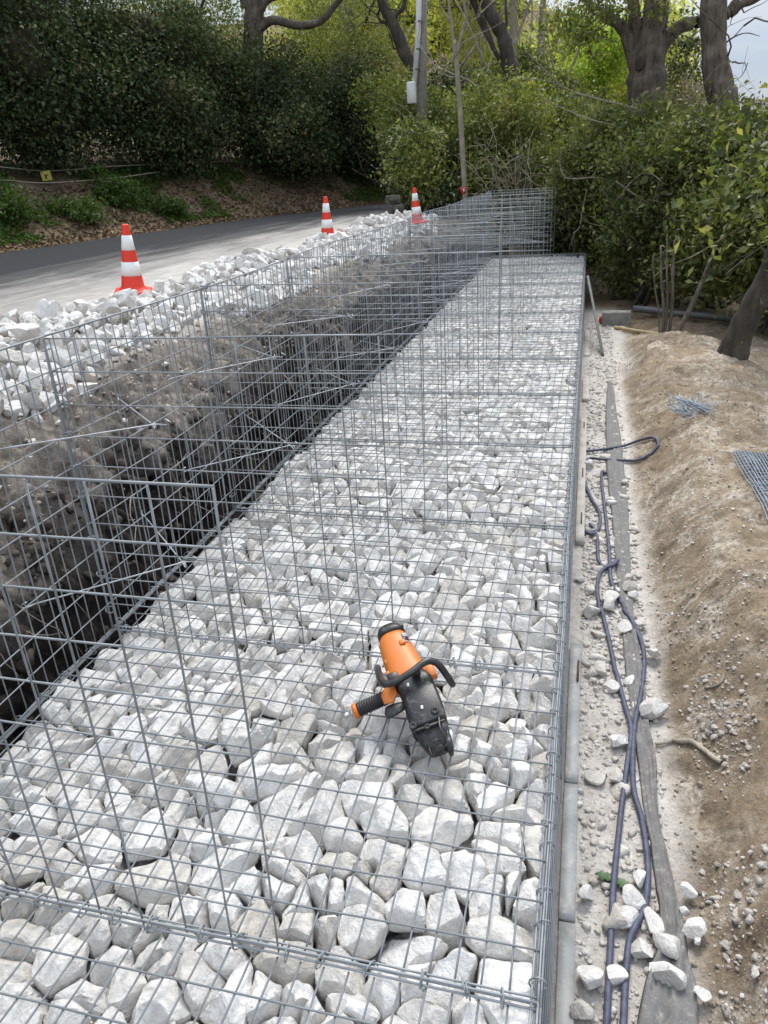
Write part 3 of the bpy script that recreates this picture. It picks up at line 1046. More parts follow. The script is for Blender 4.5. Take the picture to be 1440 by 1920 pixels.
rng = np.random.default_rng(33)
cand = []
for _ in range(16000):
    y = rng.uniform(0.6, 13.4)
    outer = 3.46 - 0.25 * math.exp(-((y - 7.6) / 1.1) ** 2) + 0.12 * math.sin(y * 2.3) + 0.16 * math.exp(-((y - 3.1) / 0.6) ** 2) - 0.12 * math.exp(-((y - 4.8) / 0.6) ** 2)
    inner = 2.56 + 0.10 * math.sin(y * 1.9 + 1) + 0.04 * math.sin(5 * y)
    x = -rng.uniform(inner, outer)
    if min(math.hypot(x + 3.60, y - 4.78) / 0.27, math.hypot(x + 3.44, y - 9.45) / 0.2, math.hypot(x + 2.74, y - 11.9) / 0.2) < 1: continue
    cand.append((x, y, float(np.clip(rng.normal(0.047, 0.013), 0.025, 0.082))))
placed = []
PA = np.zeros((0, 4))
for layer in range(2):
    for (x, y, r) in cand:
        if len(placed):
            d2 = (PA[:, 0] - x) ** 2 + (PA[:, 1] - y) ** 2
            if (d2 < ((PA[:, 2] + r) * 0.80) ** 2)[PA[:, 3] == layer].any(): continue
        if layer == 1 and rng.uniform() < 0.93: continue
        placed.append((x, y, r, layer))
        PA = np.array(placed)
    rng.shuffle(cand)
placed.sort(key=lambda p: math.hypot(p[0] - CAM[0], p[1] - CAM[1]) / p[2])
heap = MB()
for n, (x, y, r, layer) in enumerate(placed):
    far_ = n >= 300
    sub = 2 if far_ or n > 150 else 3
    Vr = rock(rng, sub, (r * rng.uniform(.95, 1.35), r * rng.uniform(.85, 1.1), r * rng.uniform(.7, .95)), 13)
    z = float(pile_z(x, y)) + (0.25 * r if layer == 0 else 1.0 * r)
    if far_:
        heap.add(Vr + np.array([x, y, z]), None, ICO[sub][1])
    else:
        o = mesh_obj('heap_stone', Vr + np.array([x, y, z]), [ICO[sub][1]], M['stone'], smooth=True, origin=(x, y, z))
        tag(o, 'white limestone block in the near stretch of the loose heap along the road', 'stone', 'loose stones heaped beside the road')
print('heap stones', len(placed))
o = heap.build('heap_stones', M['stone'], smooth=True)
tag(o, 'farther stretch of the white stone heap between the road and the trench', 'stones', kind='stuff')

# ------------------------------------------------------------------ traffic cones
def make_cone(px, py, rot, label, H=0.53, tilt=(0, 0)):
    p = onz(px, py, RZ + 0.002)
    root = empty('traffic_cone', p, label, 'traffic cone', 'traffic cones along the road edge')
    c, s = math.cos(rot), math.sin(rot)
    R = np.array([[c, -s, 0], [s, c, 0], [0, 0, 1]])
    sc = H / 0.53

    def lathe(z0, z1, r0, r1, n=28, steps=3, lip=0.0):
        mb = MB()
        rings = []
        for t in np.linspace(0, 1, steps):
            a = np.arange(n) * 2 * np.pi / n
            r = (r0 + (r1 - r0) * t + lip) * sc
            rings.append(np.stack([np.cos(a) * r, np.sin(a) * r, np.full(n, (z0 + (z1 - z0) * t) * sc)], -1))
        mb.loft(rings)
        return mb

    def rad(z): return 0.094 + (0.026 - 0.094) * (z - 0.035) / (0.53 - 0.035)
    T = Matrix.Rotation(tilt[0], 3, 'X') @ Matrix.Rotation(tilt[1], 3, 'Y')
    T = np.array(T)

    def put(mb, name, mat, smooth_=True):
        mb.V = [(v @ R.T) @ T.T + np.array(root.location) for v in mb.V]
        return mb.build(name, mat, root, smooth=smooth_)
    # body with rounded collar at the foot and an open top lip
    mb = MB()
    rings = []
    n = 32
    a = np.arange(n) * 2 * np.pi / n
    for z, r in [(0.028, 0.122), (0.036, 0.112), (0.045, 0.100), (0.06, rad(0.06)), (0.2, rad(0.2)), (0.36, rad(0.36)), (0.515, rad(0.515)), (0.527, rad(0.527) - 0.001), (0.53, 0.020), (0.515, 0.017), (0.40, 0.017)]:
        rings.append(np.stack([np.cos(a) * r * sc, np.sin(a) * r * sc, np.full(n, z * sc)], -1))
    mb.loft(rings)
    put(mb, 'cone_body', M['cone_red'])
    for z0, z1 in ((0.337, 0.449), (0.141, 0.248)):
        put(lathe(z0, z1, rad(z0), rad(z1), lip=0.0016), 'white_band', M['cone_white'])
    # octagonal foot plate
    mb = MB()
    hw, ch = 0.148 * sc, 0.045 * sc
    outline = np.array([(hw - ch, -hw), (hw, -hw + ch), (hw, hw - ch), (hw - ch, hw), (-hw + ch, hw), (-hw, hw - ch), (-hw, -hw + ch), (-hw + ch, -hw)])
    rr = []
    for z, k_ in [(0.0, 1.0), (0.018, 1.0), (0.026, 0.96), (0.032, 0.86)]:
        rr.append(np.column_stack([outline * k_, np.full(8, z * sc)]))
    mb.loft(rr)
    put(mb, 'cone_base', M['cone_red'], False)


make_cone(251, 549, 0.5, 'nearest and largest red and white traffic cone, beside the stone heap', tilt=(0.0, 0.07))
make_cone(615, 448, 0.1, 'red and white traffic cone in the middle, behind the stone heap', tilt=(0.0, 0.02))
make_cone(783, 419, 0.9, 'farthest red and white traffic cone, by the grey blocks and shrubs', tilt=(0.0, -0.07))

# ------------------------------------------------------------------ ring fastening tool
def crop6(cx, cy): return 560 + cx / 3.6, 1120 + cy / 3.6


TT = onz(*crop6(640, 235), 0.165)
TN = onz(*crop6(950, 1040), 0.045)
tu = (TN - TT) / np.linalg.norm(TN - TT)
to_ = (TT + TN) / 2
tw = CAM - to_
tw = tw - tu * (tw @ tu)
tw = 0.80 * tw / np.linalg.norm(tw) + 0.2 * np.array([0, 0, 1.0])
tw = tw - tu * (tw @ tu)
tw /= np.linalg.norm(tw)
tv = np.cross(tw, tu)
if (ray(1300, 960) - ray(720, 960)) @ tv < 0: tv = -tv
tool = empty('ring_fastening_tool', to_, 'orange and black pneumatic ring fastening gun lying on the mesh lid', 'power tool')


def TP(cx, cy, w=0.0):
    r = ray(*crop6(cx, cy))
    o_ = to_ + tw * w
    return CAM + r * (((o_ - CAM) @ tw) / (r @ tw))


PXM = np.linalg.norm(TP(700, 700) - TP(701, 700))     # metres per crop pixel on the tool's plane


def section(cx, cy, hw, depth, ex=2.6, n=28, w=0.0, du=None, dv=None):
    c = TP(cx, cy, w)
    a = np.arange(n) * 2 * np.pi / n
    ca, sa = np.cos(a), np.sin(a)
    x = np.sign(ca) * np.abs(ca) ** (2 / ex) * hw * PXM
    z = np.sign(sa) * np.abs(sa) ** (2 / ex) * depth * PXM
    return c + x[:, None] * (tv if dv is None else dv) + z[:, None] * tw


mb = MB()
mb.loft([section(632, 268, 84, 70), section(640, 290, 102, 84), section(652, 330, 112, 92), (section(684, 410, 122, 98)), section(716, 480, 130, 100), section(738, 530, 146, 104), section(748, 560, 150, 106), section(756, 585, 140, 100)])
o = mb.build('motor_housing', M['tool_orange'], tool, smooth=True)
mb = MB()      # raised flats and bosses of the housing
for cx, cy, ww, sz_, bv in ((588, 350, .022, (30, 34, 36), .003), (596, 440, .022, (30, 34, 36), .003), (606, 520, .022, (30, 34, 40), .003), (700, 300, .040, (46, 40, 16), .003), (890, 500, .012, (62, 120, 60), .006)):
    mb = MB()
    mb.box(TP(cx, cy, ww), np.array(sz_) * PXM, np.stack([tv, tu, tw], 1), bv)
    mb.build('housing_boss', M['tool_orange'], tool, smooth=False)
mb = MB()
mb.loft([section(606, 206, 62, 50), section(612, 220, 84, 68), section(622, 244, 100, 82), section(630, 262, 102, 84), section(632, 270, 90, 74)])
mb.box(TP(690, 196, 0.02), np.array([36, 34, 40]) * PXM, np.stack([tv, tu, tw], 1), 0.004)
mb.build('end_cap', M['tool_black'], tool, smooth=False)
mb = MB()
mb.loft([section(748, 545, 104, 96, 5), section(790, 600, 122, 106, 5), section(826, 690, 122, 106, 5), section(850, 760, 124, 106, 5), section(872, 830, 124, 104, 5), section(884, 872, 122, 98, 5), section(898, 905, 112, 84, 5)])
mb.build('magazine_body', M['tool_black'], tool, smooth=False)
mb = MB()
mb.loft([section(896, 890, 112, 78, 5), section(915, 950, 96, 70, 5), section(935, 1000, 80, 58, 4), section(955, 1045, 60, 44, 4)])
for cx in (880, 1010):
    mb.loft([section(cx - 4, 960, 26, 60, 4), section(cx + 12, 1010, 24, 50, 4), section(cx + 22, 1055, 14, 34, 4)])
mb.build('jaw', M['tool_black'], tool, smooth=False)
mb = MB()      # cover plate on the body
mb.box(TP(848, 720, 0.0465), np.array([200, 250, 8]) * PXM, np.stack([tv, tu, tw], 1), 0.002)
mb.box(TP(880, 868, 0.044), np.array([215, 16, 18]) * PXM, np.stack([tv, tu, tw], 1), 0.002)
mb.build('cover_plate', M['tool_black'], tool)
for cx, cy in ((772, 866), (920, 764), (868, 872)):
    mb = MB()
    c = TP(cx, cy, 0.050)
    a = np.arange(16) * 2 * np.pi / 16
    rr = []
    for r_, d_ in ((26, -4), (26, 3), (21, 6), (13, 6), (12, 0), (2, 0)):
        rr.append(c + (np.cos(a)[:, None] * tv + np.sin(a)[:, None] * tu) * r_ * PXM * (0.75 if cx == 868 else 1) + tw * d_ * PXM)
    mb.loft(rr)
    mb.build('bolt', M['rubber'], tool, smooth=False)
# bent tube handle
path = [(532, 475, -0.005), (538, 505, 0.03), (552, 552, 0.058), (578, 582, 0.070), (622, 580, 0.074), (690, 550, 0.076), (770, 498, 0.076), (835, 448, 0.074), (880, 430, 0.070), (925, 440, 0.060), (962, 474, 0.042), (1000, 528, 0.012), (1040, 590, -0.03)]
mb = MB()
mb.tube(spline([TP(*p) for p in path], 6), 24 * PXM, 14)
mb.build('tube_handle', M['handle_steel'], tool, smooth=True)
mb = MB()
mb.box(TP(640, 545, 0.052), np.array([70, 60, 60]) * PXM, np.stack([tv, tu, tw], 1), 0.004)
mb.box(TP(790, 505, 0.055), np.array([60, 50, 40]) * PXM, np.stack([tv, tu, tw], 1), 0.004)
mb.build('handle_clamp', M['tool_black'], tool)
# grip
ga, gb = TP(585, 678, 0.0), TP(398, 762, -0.012)
gd = (gb - ga) / np.linalg.norm(gb - ga)
mb = MB()
tt_ = np.linspace(0, 1, 46)
rr_ = (47 + 3.2 * np.sign(np.sin(tt_ * 2 * np.pi * 11)) * (tt_ > 0.1)) * PXM
mb.tube(ga[None] * (1 - tt_)[:, None] + gb[None] * tt_[:, None], rr_, 18)
mb.build('grip', M['rubber'], tool, smooth=False)
mb = MB()
mb.tube([gb - gd * 0.002, gb + gd * 0.004, gb + gd * 0.010, gb + gd * 0.013], np.array([50, 54, 52, 36]) * PXM, 18)
mb.build('grip_collar', M['tool_orange'], tool, smooth=True)
mb = MB()
mb.tube([gb + gd * 0.010, gb + gd * 0.020, gb + gd * 0.021, gb + gd * 0.030, gb + gd * 0.031, gb + gd * 0.042], np.array([22, 22, 17, 17, 20, 18]) * PXM, 12)
mb.build('air_coupling', M['steel'], tool, smooth=False)
mb = MB()      # orange bracket from housing to grip
pts_ = [(640, 580), (668, 650), (640, 712), (578, 724), (556, 668), (566, 626)]
rr = [np.array([TP(x, y, w) for x, y in pts_]) for w in (-0.03, 0.026)]
rr.insert(0, rr[0] * 0.9 + rr[0].mean(0) * 0.1 - tw * 0.004)
rr.append(rr[-1] * 0.9 + rr[-1].mean(0) * 0.1 + tw * 0.004)
mb.loft(rr)
mb.build('grip_bracket', M['tool_orange'], tool)
mb = MB()
pts_ = [(585, 742), (640, 716), (715, 700), (722, 756), (664, 796), (606, 822), (580, 790)]
rr = [np.array([TP(x, y, w) for x, y in pts_]) for w in (-0.022, 0.016)]
rr.append(rr[-1] * 0.85 + rr[-1].mean(0) * 0.15 + tw * 0.004)
mb.loft(rr)
mb.build('trigger', M['tool_black'], tool)
# wire loops, guide and pin at the jaw
mb = MB()
mb.tube(spline([TP(880, 1010, 0.03), TP(896, 1060, 0.032), TP(912, 1068, 0.03), TP(925, 1030, 0.045), TP(960, 1000, 0.05), TP(990, 1010, 0.04), TP(1000, 985, 0.035)], 5), 5 * PXM, 8)
mb.tube(spline([TP(892, 960, 0.045), TP(905, 975, 0.052), TP(935, 960, 0.052), TP(955, 975, 0.045)], 5), 6 * PXM, 8)
mb.tube(spline([TP(945, 800, 0.05), TP(955, 880, 0.058), TP(985, 940, 0.05), TP(992, 1000, 0.03)], 5), 8 * PXM, 8)
mb.build('guide_wire', M['handle_steel'], tool, smooth=True)
mb = MB()
mb.tube([TP(1018, 880, 0.0), TP(1030, 930, 0.0), TP(1036, 975, 0.0)], np.array([12, 22, 16]) * PXM, 12)
mb.build('steel_pin', M['steel'], tool, smooth=True)
mb = MB()
for cx, cy in ((738, 590), (832, 742)):
    mb.box(TP(cx, cy, 0.0505), np.array([16, 26, 3]) * PXM, np.stack([tv * .96 + tu * .2, tu * .96 - tv * .2, tw], 1))
mb.build('paint_chip', M['sticker_white'], tool)
# sticker on the side of the housing: white bars over a navy field
sR = np.stack([tv * 0.75 - tw * 0.66, tu, tw * 0.75 + tv * 0.66], 1)
sc_ = TP(655, 345, 0) + (tv * 0.757 * 114 + tw * 0.777 * 94) * PXM + sR[:, 2] * 0.0008
mb = MB()
mb.box(sc_, np.array([46, 86, 4]) * PXM, sR)
mb.build('sticker', M['sticker_navy'], tool)
mb = MB()
for dv_, hh in ((-36, 9), (-22, 7), (30, 6)):
    mb.box(sc_ + tu * dv_ * PXM + sR[:, 2] * 0.0008, np.array([46, hh, 4]) * PXM, sR)
mb.build('sticker_print', M['sticker_white'], tool)

# ------------------------------------------------------------------ strip in front of the wall
def gz(x, y): return float(zground(x, y))


def on_ground(px, py, lift=0.0):
    """where the ray meets the ground sheet"""
    p = onz(px, py, GZ)
    for _ in range(8):
        p = onz(px, py, gz(p[0], p[1]) + lift)
    return p


# galvanised angle profiles laid end to end along the foot of the face
def profile(y0, y1, label, wood=False, x0=0.024, w=0.046):
    root = empty('foot_profile' if not wood else 'foot_board', (x0, y0, GZ), label, 'steel profile' if not wood else 'board')
    mb = MB()
    n = 20
    yy = np.linspace(y0, y1, n)
    wv = 0.004 * fbm(yy, yy * 0 + y0, 1.4, 2, 131)
    a = np.stack([x0 + wv, yy, np.full(n, GZ + 0.030)], -1)
    prof_ = [(0, 0.0), (0, 0.034), (0.001, 0.035), (w - 0.001, 0.035), (w, 0.034), (w, 0.0)]
    rings = []
    for q in a:
        rings.append(np.array([(q[0] + dx, q[1], GZ - 0.01 + dz) for dx, dz in prof_]))
    mb.loft(rings)
    mb.build('angle_bar' if not wood else 'plank', M['profile'] if not wood else M['pale_wood'], root)
    return root


pr = profile(-0.65, 0.62, 'nearest galvanised steel profile at the foot of the gabion face')
pr = profile(0.63, 1.16, 'short second galvanised steel profile at the foot of the gabion face')
pr2 = profile(1.17, 2.02, 'third galvanised steel profile with a rusty pin at the foot of the gabion face')
mb = MB()
p = onz(1078, 1258, GZ + 0.028)
mb.tube([p + np.array([0.012, -0.07, 0.004]), p + np.array([0.014, 0.07, 0.004])], 0.005, 6)
mb.build('rusty_pin', M['rust'], pr2)
pb = profile(3.05, 5.4, 'long pale board with slots at the foot of the gabion face', True, 0.024, 0.05)
for y in (3.35, 4.1, 5.15):
    mb = MB()
    mb.box((0.055, y, GZ + 0.0265), (0.008, 0.16, 0.006))
    mb.build('slot_pin', M['rust'], pb)
pb = profile(5.9, 6.7, 'short pale board beyond the long one at the foot of the gabion face', True, 0.03, 0.06)
pb = profile(7.6, 9.0, 'farthest pale board at the foot of the gabion face, beside the leaning plank', True, 0.03, 0.06)

# leaning plank at the far end
p1 = onz(1131, 668, GZ)
p0 = onz(1104, 528, 0.02)
d = (p1 - p0) / np.linalg.norm(p1 - p0)
side = np.cross(d, [1, 0, 0.25])
side /= np.linalg.norm(side)
nrm = np.cross(d, side)
mb = MB()
mb.box((p0 + p1) / 2, (np.linalg.norm(p1 - p0) + 0.06, 0.14, 0.028), np.stack([d, side, nrm], 1), 0.004)
o = mb.build('leaning_plank', M['wood'], origin=tuple(p1))
tag(o, 'grey green plank leaning against the far front edge of the filled gabions', 'plank')

# geotextile strip, a folded grey cloth
def crop7(x, y): return 900 + x / 2.4, 1120 + y / 2.4
def crop5(x, y): return 1000 + x / 3.2, 560 + y / 3.2


geoL = [crop5(446, 490), crop5(432, 700), crop5(438, 1000), crop5(468, 1250), crop5(488, 1500), crop5(505, 1680), crop7(640, 120), crop7(652, 300), crop7(690, 560), crop7(708, 700), crop7(740, 950), crop7(772, 1160), crop7(805, 1380), crop7(800, 1560), crop7(752, 1700), crop7(705, 1920), crop7(690, 2150)]
geoR = [crop5(478, 490), crop5(512, 700), crop5(552, 1000), crop5(576, 1250), crop5(588, 1500), crop5(596, 1700), crop7(705, 120), crop7(736, 300), crop7(766, 560), crop7(794, 700), crop7(806, 950), crop7(856, 1160), crop7(906, 1400), crop7(940, 1560), crop7(958, 1700), crop7(985, 1920), crop7(1000, 2150)]
a_ = spline([onz(*q, GZ + 0.02) for q in geoL], 10)
b_ = spline([onz(*q, GZ + 0.03) for q in geoR], 10)
u_ = np.linspace(0, 1, 15)
P_ = a_[:, None, :] * (1 - u_)[None, :, None] + b_[:, None, :] * u_[None, :, None]
ss = np.arange(len(a_))[:, None] * 0.1
zz_ = zground(P_[..., 0], P_[..., 1]) + 0.012 + 0.030 * np.abs(fbm(u_[None, :] * 2.4 + 0.2 * np.sin(ss), ss * 0.16, 2.0, 3, 141)) * (1 + 1.5 * smooth(9, 14, ss)) + 0.012 * fbm(P_[..., 0] * 3, P_[..., 1], 5, 3, 142)
zz_[:, 0] -= 0.02
zz_[:, -1] -= 0.02
P_[..., 2] = zz_
nn, mm = P_.shape[:2]
ii = (np.arange(nn - 1)[:, None] * mm + np.arange(mm - 1)[None, :]).ravel()
o = mesh_obj('geotextile', P_.reshape(-1, 3), [np.stack([ii, ii + 1, ii + mm + 1, ii + mm], -1)], M['cloth'], smooth=True, origin=tuple(P_[0, 0]))
sm = o.modifiers.new('thickness', 'SOLIDIFY')
sm.thickness = 0.005
sm.offset = 1
tag(o, 'grey geotextile strip edging the dusty path below the earth mound', 'geotextile')

# hoses
HR = 0.0100


def hose(pts, name, label, lifts=None, r=HR):
    P3 = []
    for i, q in enumerate(pts):
        l = (lifts or {}).get(i, 0.0)
        p = on_ground(q[0], q[1], r + 0.008 + l)
        P3.append(p)
    mb = MB()
    c = spline(P3, 9)
    zmin = zground(c[:, 0], c[:, 1]) + r + 0.004
    c[:, 2] = np.maximum(c[:, 2], zmin)
    mb.tube(c, r, 10)
    o = mb.build(name, M['hose'], smooth=True, origin=tuple(P3[0]))
    return tag(o, label, 'hose')


A5 = [(318, 915), (430, 902), (550, 880), (650, 845), (720, 834), (752, 872), (720, 918), (660, 955), (600, 972), (500, 968), (400, 962), (340, 958), (304, 985), (300, 1050), (318, 1130), (352, 1205), (390, 1265), (402, 1330), (385, 1392), (345, 1412), (304, 1385), (302, 1350), (330, 1350), (368, 1385), (384, 1440), (386, 1510), (392, 1570), (425, 1612), (470, 1590), (508, 1568), (478, 1598), (425, 1622), (395, 1660), (384, 1720), (388, 1800), (402, 1880)]
A7 = [(548, 60), (582, 200), (604, 310), (648, 470), (680, 590), (668, 710), (642, 900), (620, 1100), (600, 1300), (590, 1500), (580, 1700), (570, 1920), (566, 2100)]
hose([crop5(*q) for q in A5] + [crop7(*q) for q in A7], 'air_hose', 'blue air hose nearer the wall, looped over the geotextile at its far end', {29: 0.012, 30: 0.014})
B5 = [(436, 1048), (412, 1040), (412, 1120), (428, 1250), (442, 1380), (454, 1500), (460, 1600), (466, 1690), (500, 1770), (545, 1850)]
B7 = [(652, 60), (692, 120), (736, 240), (730, 400), (702, 540), (690, 650), (690, 850), (728, 1000), (755, 1200), (745, 1380), (704, 1470), (672, 1550), (656, 1700), (645, 1920), (640, 2100)]
hose([crop5(*q) for q in B5] + [crop7(*q) for q in B7], 'air_hose', 'blue air hose farther from the wall, running beside the grey geotextile')

# loose white stones along the strip
LOOSE = [(crop7(*q[:2]), q[2] / 2.4) for q in [(775, 265, 38), (785, 520, 62), (620, 640, 52), (525, 800, 48), (605, 800, 44), (475, 1330, 50), (690, 1345, 55), (660, 1440, 60), (778, 1450, 58), (730, 1575, 60), (850, 1565, 62), (838, 1700, 68), (500, 1720, 62), (612, 1700, 50), (928, 1330, 42), (955, 1490, 54), (1000, 1790, 34), (455, 1850, 50), (545, 322, 52), (655, 130, 42), (585, 25, 48), (675, 365, 34), (715, 1260, 45), (490, 60, 44), (585, 395, 40), (730, 120, 30), (915, 1415, 28), (975, 1550, 20), (1240, 1675, 26)]]
LOOSE += [(crop5(*q[:2]), q[2] / 3.2) for q in [(585, 1725, 62), (605, 1775, 36), (455, 1795, 62), (345, 985, 40), (270, 1660, 44)]]
rng = np.random.default_rng(61)
for (px, py), rpx in LOOSE:
    p = on_ground(px, py, 0.03)
    dist = np.linalg.norm(p - CAM)
    r = rpx * dist / F_PX * 0.78
    Vr = rock(rng, 3, (r * rng.uniform(1.0, 1.25), r * rng.uniform(0.85, 1.05), r * rng.uniform(0.6, 0.8)), 13, rng.uniform(0, 6.28))
    p[2] = gz(p[0], p[1]) + 0.012 - Vr[:, 2].min() * 0.55
    if 0.30 < p[0] < 0.42: p[2] += 0.015
    o = mesh_obj('loose_stone', Vr + p, [ICO[3][1]], M['stone'], smooth=True, origin=tuple(p))
    tag(o, 'white limestone rock lying loose on the ground near the blue hoses', 'stone', 'loose rocks beside the hoses')

# gravel on the strip and crumbs and clods on the mound: beyond counting
def scatter(n, xr, yr, sizes, mat, name, label, seed, dens=None, sub=1):
    r_ = np.random.default_rng(seed)
    mb = MB()
    protos = [rock(r_, sub, (1.15, 0.95, 0.72), 7, 0) for _ in range(14)]
    xs, ys = [], []
    while len(xs) < n:
        x = r_.uniform(*xr)
        y = yr[0] + (yr[1] - yr[0]) * r_.uniform() ** 1.7
        if dens is not None and r_.uniform() > dens(x, y): continue
        xs.append(x)
        ys.append(y)
    zs = zground(np.array(xs), np.array(ys))
    for x, y, z in zip(xs, ys, zs):
        s = sizes[0] * (sizes[1] / sizes[0]) ** (r_.uniform() ** 2.2)
        a = r_.uniform(0, 6.28)
        c, sn = math.cos(a), math.sin(a)
        P = protos[r_.integers(14)] * s
        P = np.stack([P[:, 0] * c - P[:, 1] * sn, P[:, 0] * sn + P[:, 1] * c, P[:, 2] * r_.uniform(.7, 1.2)], -1)
        mb.add(P + np.array([x, y, z + 0.25 * s]), None, ICO[sub][1])
    o = mb.build(name, mat, smooth=False)
    return tag(o, label, 'gravel', kind='stuff')


def clumpy(x, y): return float(np.clip(0.30 + 2.6 * fbm(np.array(x), np.array(y), 1.8, 4, 151), 0.03, 1))


scatter(8500, (0.07, 0.36), (-0.6, 9.8), (0.003, 0.017), M['rubble'], 'gravel', 'crushed stone gravel covering the dusty strip below the wall', 71, lambda x, y: 0.35 + clumpy(x, y))
scatter(170, (0.085, 0.37), (-0.4, 7.5), (0.014, 0.042), M['rubble'], 'rubble', 'half buried rubble in the dusty strip below the wall', 76, lambda x, y: 0.3 + clumpy(x, y), 2)
scatter(6500, (0.40, 1.5), (-0.4, 5.5), (0.002, 0.010), M['rubble'], 'pebbles', 'pale pebbles and chalk crumbs scattered over the earth mound', 72, clumpy)
scatter(5500, (0.38, 1.6), (-0.4, 7.8), (0.002, 0.011), M['clod'], 'earth_crumbs', 'brown clods of soil on the earth mound', 73, lambda x, y: clumpy(x + 7, y))
scatter(3600, (-2.75, -2.05), (0.4, 12.5), (0.004, 0.016), M['clod'], 'trench_crumbs', 'grey brown soil crumbs on the trench edge', 74)
scatter(700, (-2.75, -2.15), (0.4, 12.5), (0.006, 0.028), M['rubble'], 'trench_chips', 'pale stone chips on the trench edge', 75)

scatter(520, (0.46, 0.66), (0.9, 1.9), (0.002, 0.013), M['grit'], 'rubble', 'grey broken rubble patch on the near side of the earth mound', 77, lambda x, y: float(smooth(0.62, 0.2, math.hypot((x - 0.56) / 0.14, (y - 1.45) / 0.42) * 0.62)), 2)
scatter(700, (0.42, 0.66), (-0.1, 0.9), (0.002, 0.016), M['grit'], 'rubble', 'grey broken rubble patch on the mound at the bottom right corner', 78, lambda x, y: float(np.clip(0.3 + 2.5 * fbm(np.array(x), np.array(y), 4.0, 3, 153), 0.05, 1)), 2)
# clods and stones bedded in the trench wall
M['wall_clod'] = mat_stone('dark_clod', (0.022, 0.018, 0.014), (0.085, 0.07, 0.056), (0.12, 0.09, 0.06))  # dark tone matching the lower trench soil
rng = np.random.default_rng(79)
sel = np.flatnonzero((wm > 0.55) & (Y > 0.3) & (zz > -0.95) & (zz < 0.25))
mb = MB()
for i in rng.choice(sel, 2600):
    s_ = 0.006 * 7 ** (rng.uniform() ** 2)
    mb.add(rock(rng, 1, (s_ * 1.2, s_, s_ * .8), 7) + np.array([X[i], Y[i], zz[i]]), None, ICO[1][1])
o = mb.build('wall_clods', M['wall_clod'], smooth=False)
tag(o, 'dark clods of soil bedded in the trench wall', 'soil clods', kind='stuff')
# roots hanging in the trench
mb = MB()
rng = np.random.default_rng(81)
for _ in range(520):
    y = rng.uniform(0.3, 11.5)
    z = rng.uniform(-0.8, 0.15)
    x = -2.02 + 0.10 * rng.uniform()
    d = np.array([rng.uniform(0.0, 0.3), rng.normal() * 0.5, -rng.uniform(0.1, 0.9)])
    pts = [np.array([x - 0.06, y, z])]
    for s in range(5):
        d = d + rng.normal(size=3) * 0.25
        pts.append(pts[-1] + d * rng.uniform(0.03, 0.08))
    mb.tube(np.array(pts), np.linspace(0.0035, 0.001, 6) * rng.uniform(.6, 1.3), 4)
o = mb.build('cut_roots', M['twig'])
tag(o, 'fine cut roots hanging from the dark trench wall', 'roots', kind='stuff')

# stick, roots and a green leaf on the right
mb = MB()
pts = [on_ground(*crop7(*q), 0.012) for q in ((868, 642), (905, 646), (950, 648), (1000, 680), (1050, 720), (1085, 742))]
mb.tube(spline(pts, 4), np.interp(np.linspace(0, 1, 21), [0, 0.2, 1], [0.006, 0.011, 0.008]), 7)
mb.tube(spline([on_ground(*crop7(*q), 0.008) for q in ((790, 660), (830, 655), (870, 642))], 4), 0.005, 6)
o = mb.build('broken_branch', M['bark_pale'], smooth=True, origin=tuple(pts[0]))
tag(o, 'broken brown branch lying on the earth mound', 'branch')
mb = MB()
pts = [on_ground(*crop7(*q), 0.006) for q in ((1010, 408), (1060, 398), (1092, 372), (1098, 340))]
mb.tube(spline(pts, 4), 0.004, 6)
o = mb.build('root_piece', M['twig'], smooth=True, origin=tuple(pts[0]))
tag(o, 'short curved root sticking out of the earth mound above the broken branch', 'root')


def leaf_shape(c, ax, nrm, L, Wd, mb):
    ax = ax / np.linalg.norm(ax)
    sd = np.cross(nrm, ax)
    sd /= np.linalg.norm(sd)
    n_ = np.cross(ax, sd)
    prof_ = [(0, 0.02), (0.15, 0.5), (0.35, 0.9), (0.45, 0.65), (0.6, 1.0), (0.75, 0.6), (1, 0.03)]
    V, Q = [], []
    for t_, w_ in prof_:
        for s_ in (-1, 0, 1):
            V.append(c + ax * L * t_ + sd * s_ * Wd * w_ / 2 + n_ * (0.12 * Wd * abs(s_) + 0.2 * L * t_ * (1 - t_)))
    for i in range(len(prof_) - 1):
        for j in range(2):
            Q.append((i * 3 + j, i * 3 + j + 1, i * 3 + j + 4, i * 3 + j + 3))
    mb.add(np.array(V), Q)


M['one_leaf'] = mat_plain('fresh_leaf', (0.035, 0.085, 0.018), 0.5, 0, 0.25, 30)
for pxy, ax, lab in ((crop7(600, 1275), (-0.9, 0.1, 0.1), 'green lobed leaf under the nearer blue hose, on its wall side'), (crop7(610, 1270), (0.8, -0.75, 0.1), 'green lobed leaf under the nearer blue hose, on its mound side')):
    mb = MB()
    c = on_ground(*pxy, 0.006)
    leaf_shape(c, np.array(ax), np.array([0.1, 0.2, 1.0]), 0.055, 0.045, mb)
    o = mb.build('fallen_leaf', M['one_leaf'], origin=tuple(c))
    tag(o, lab, 'leaf')

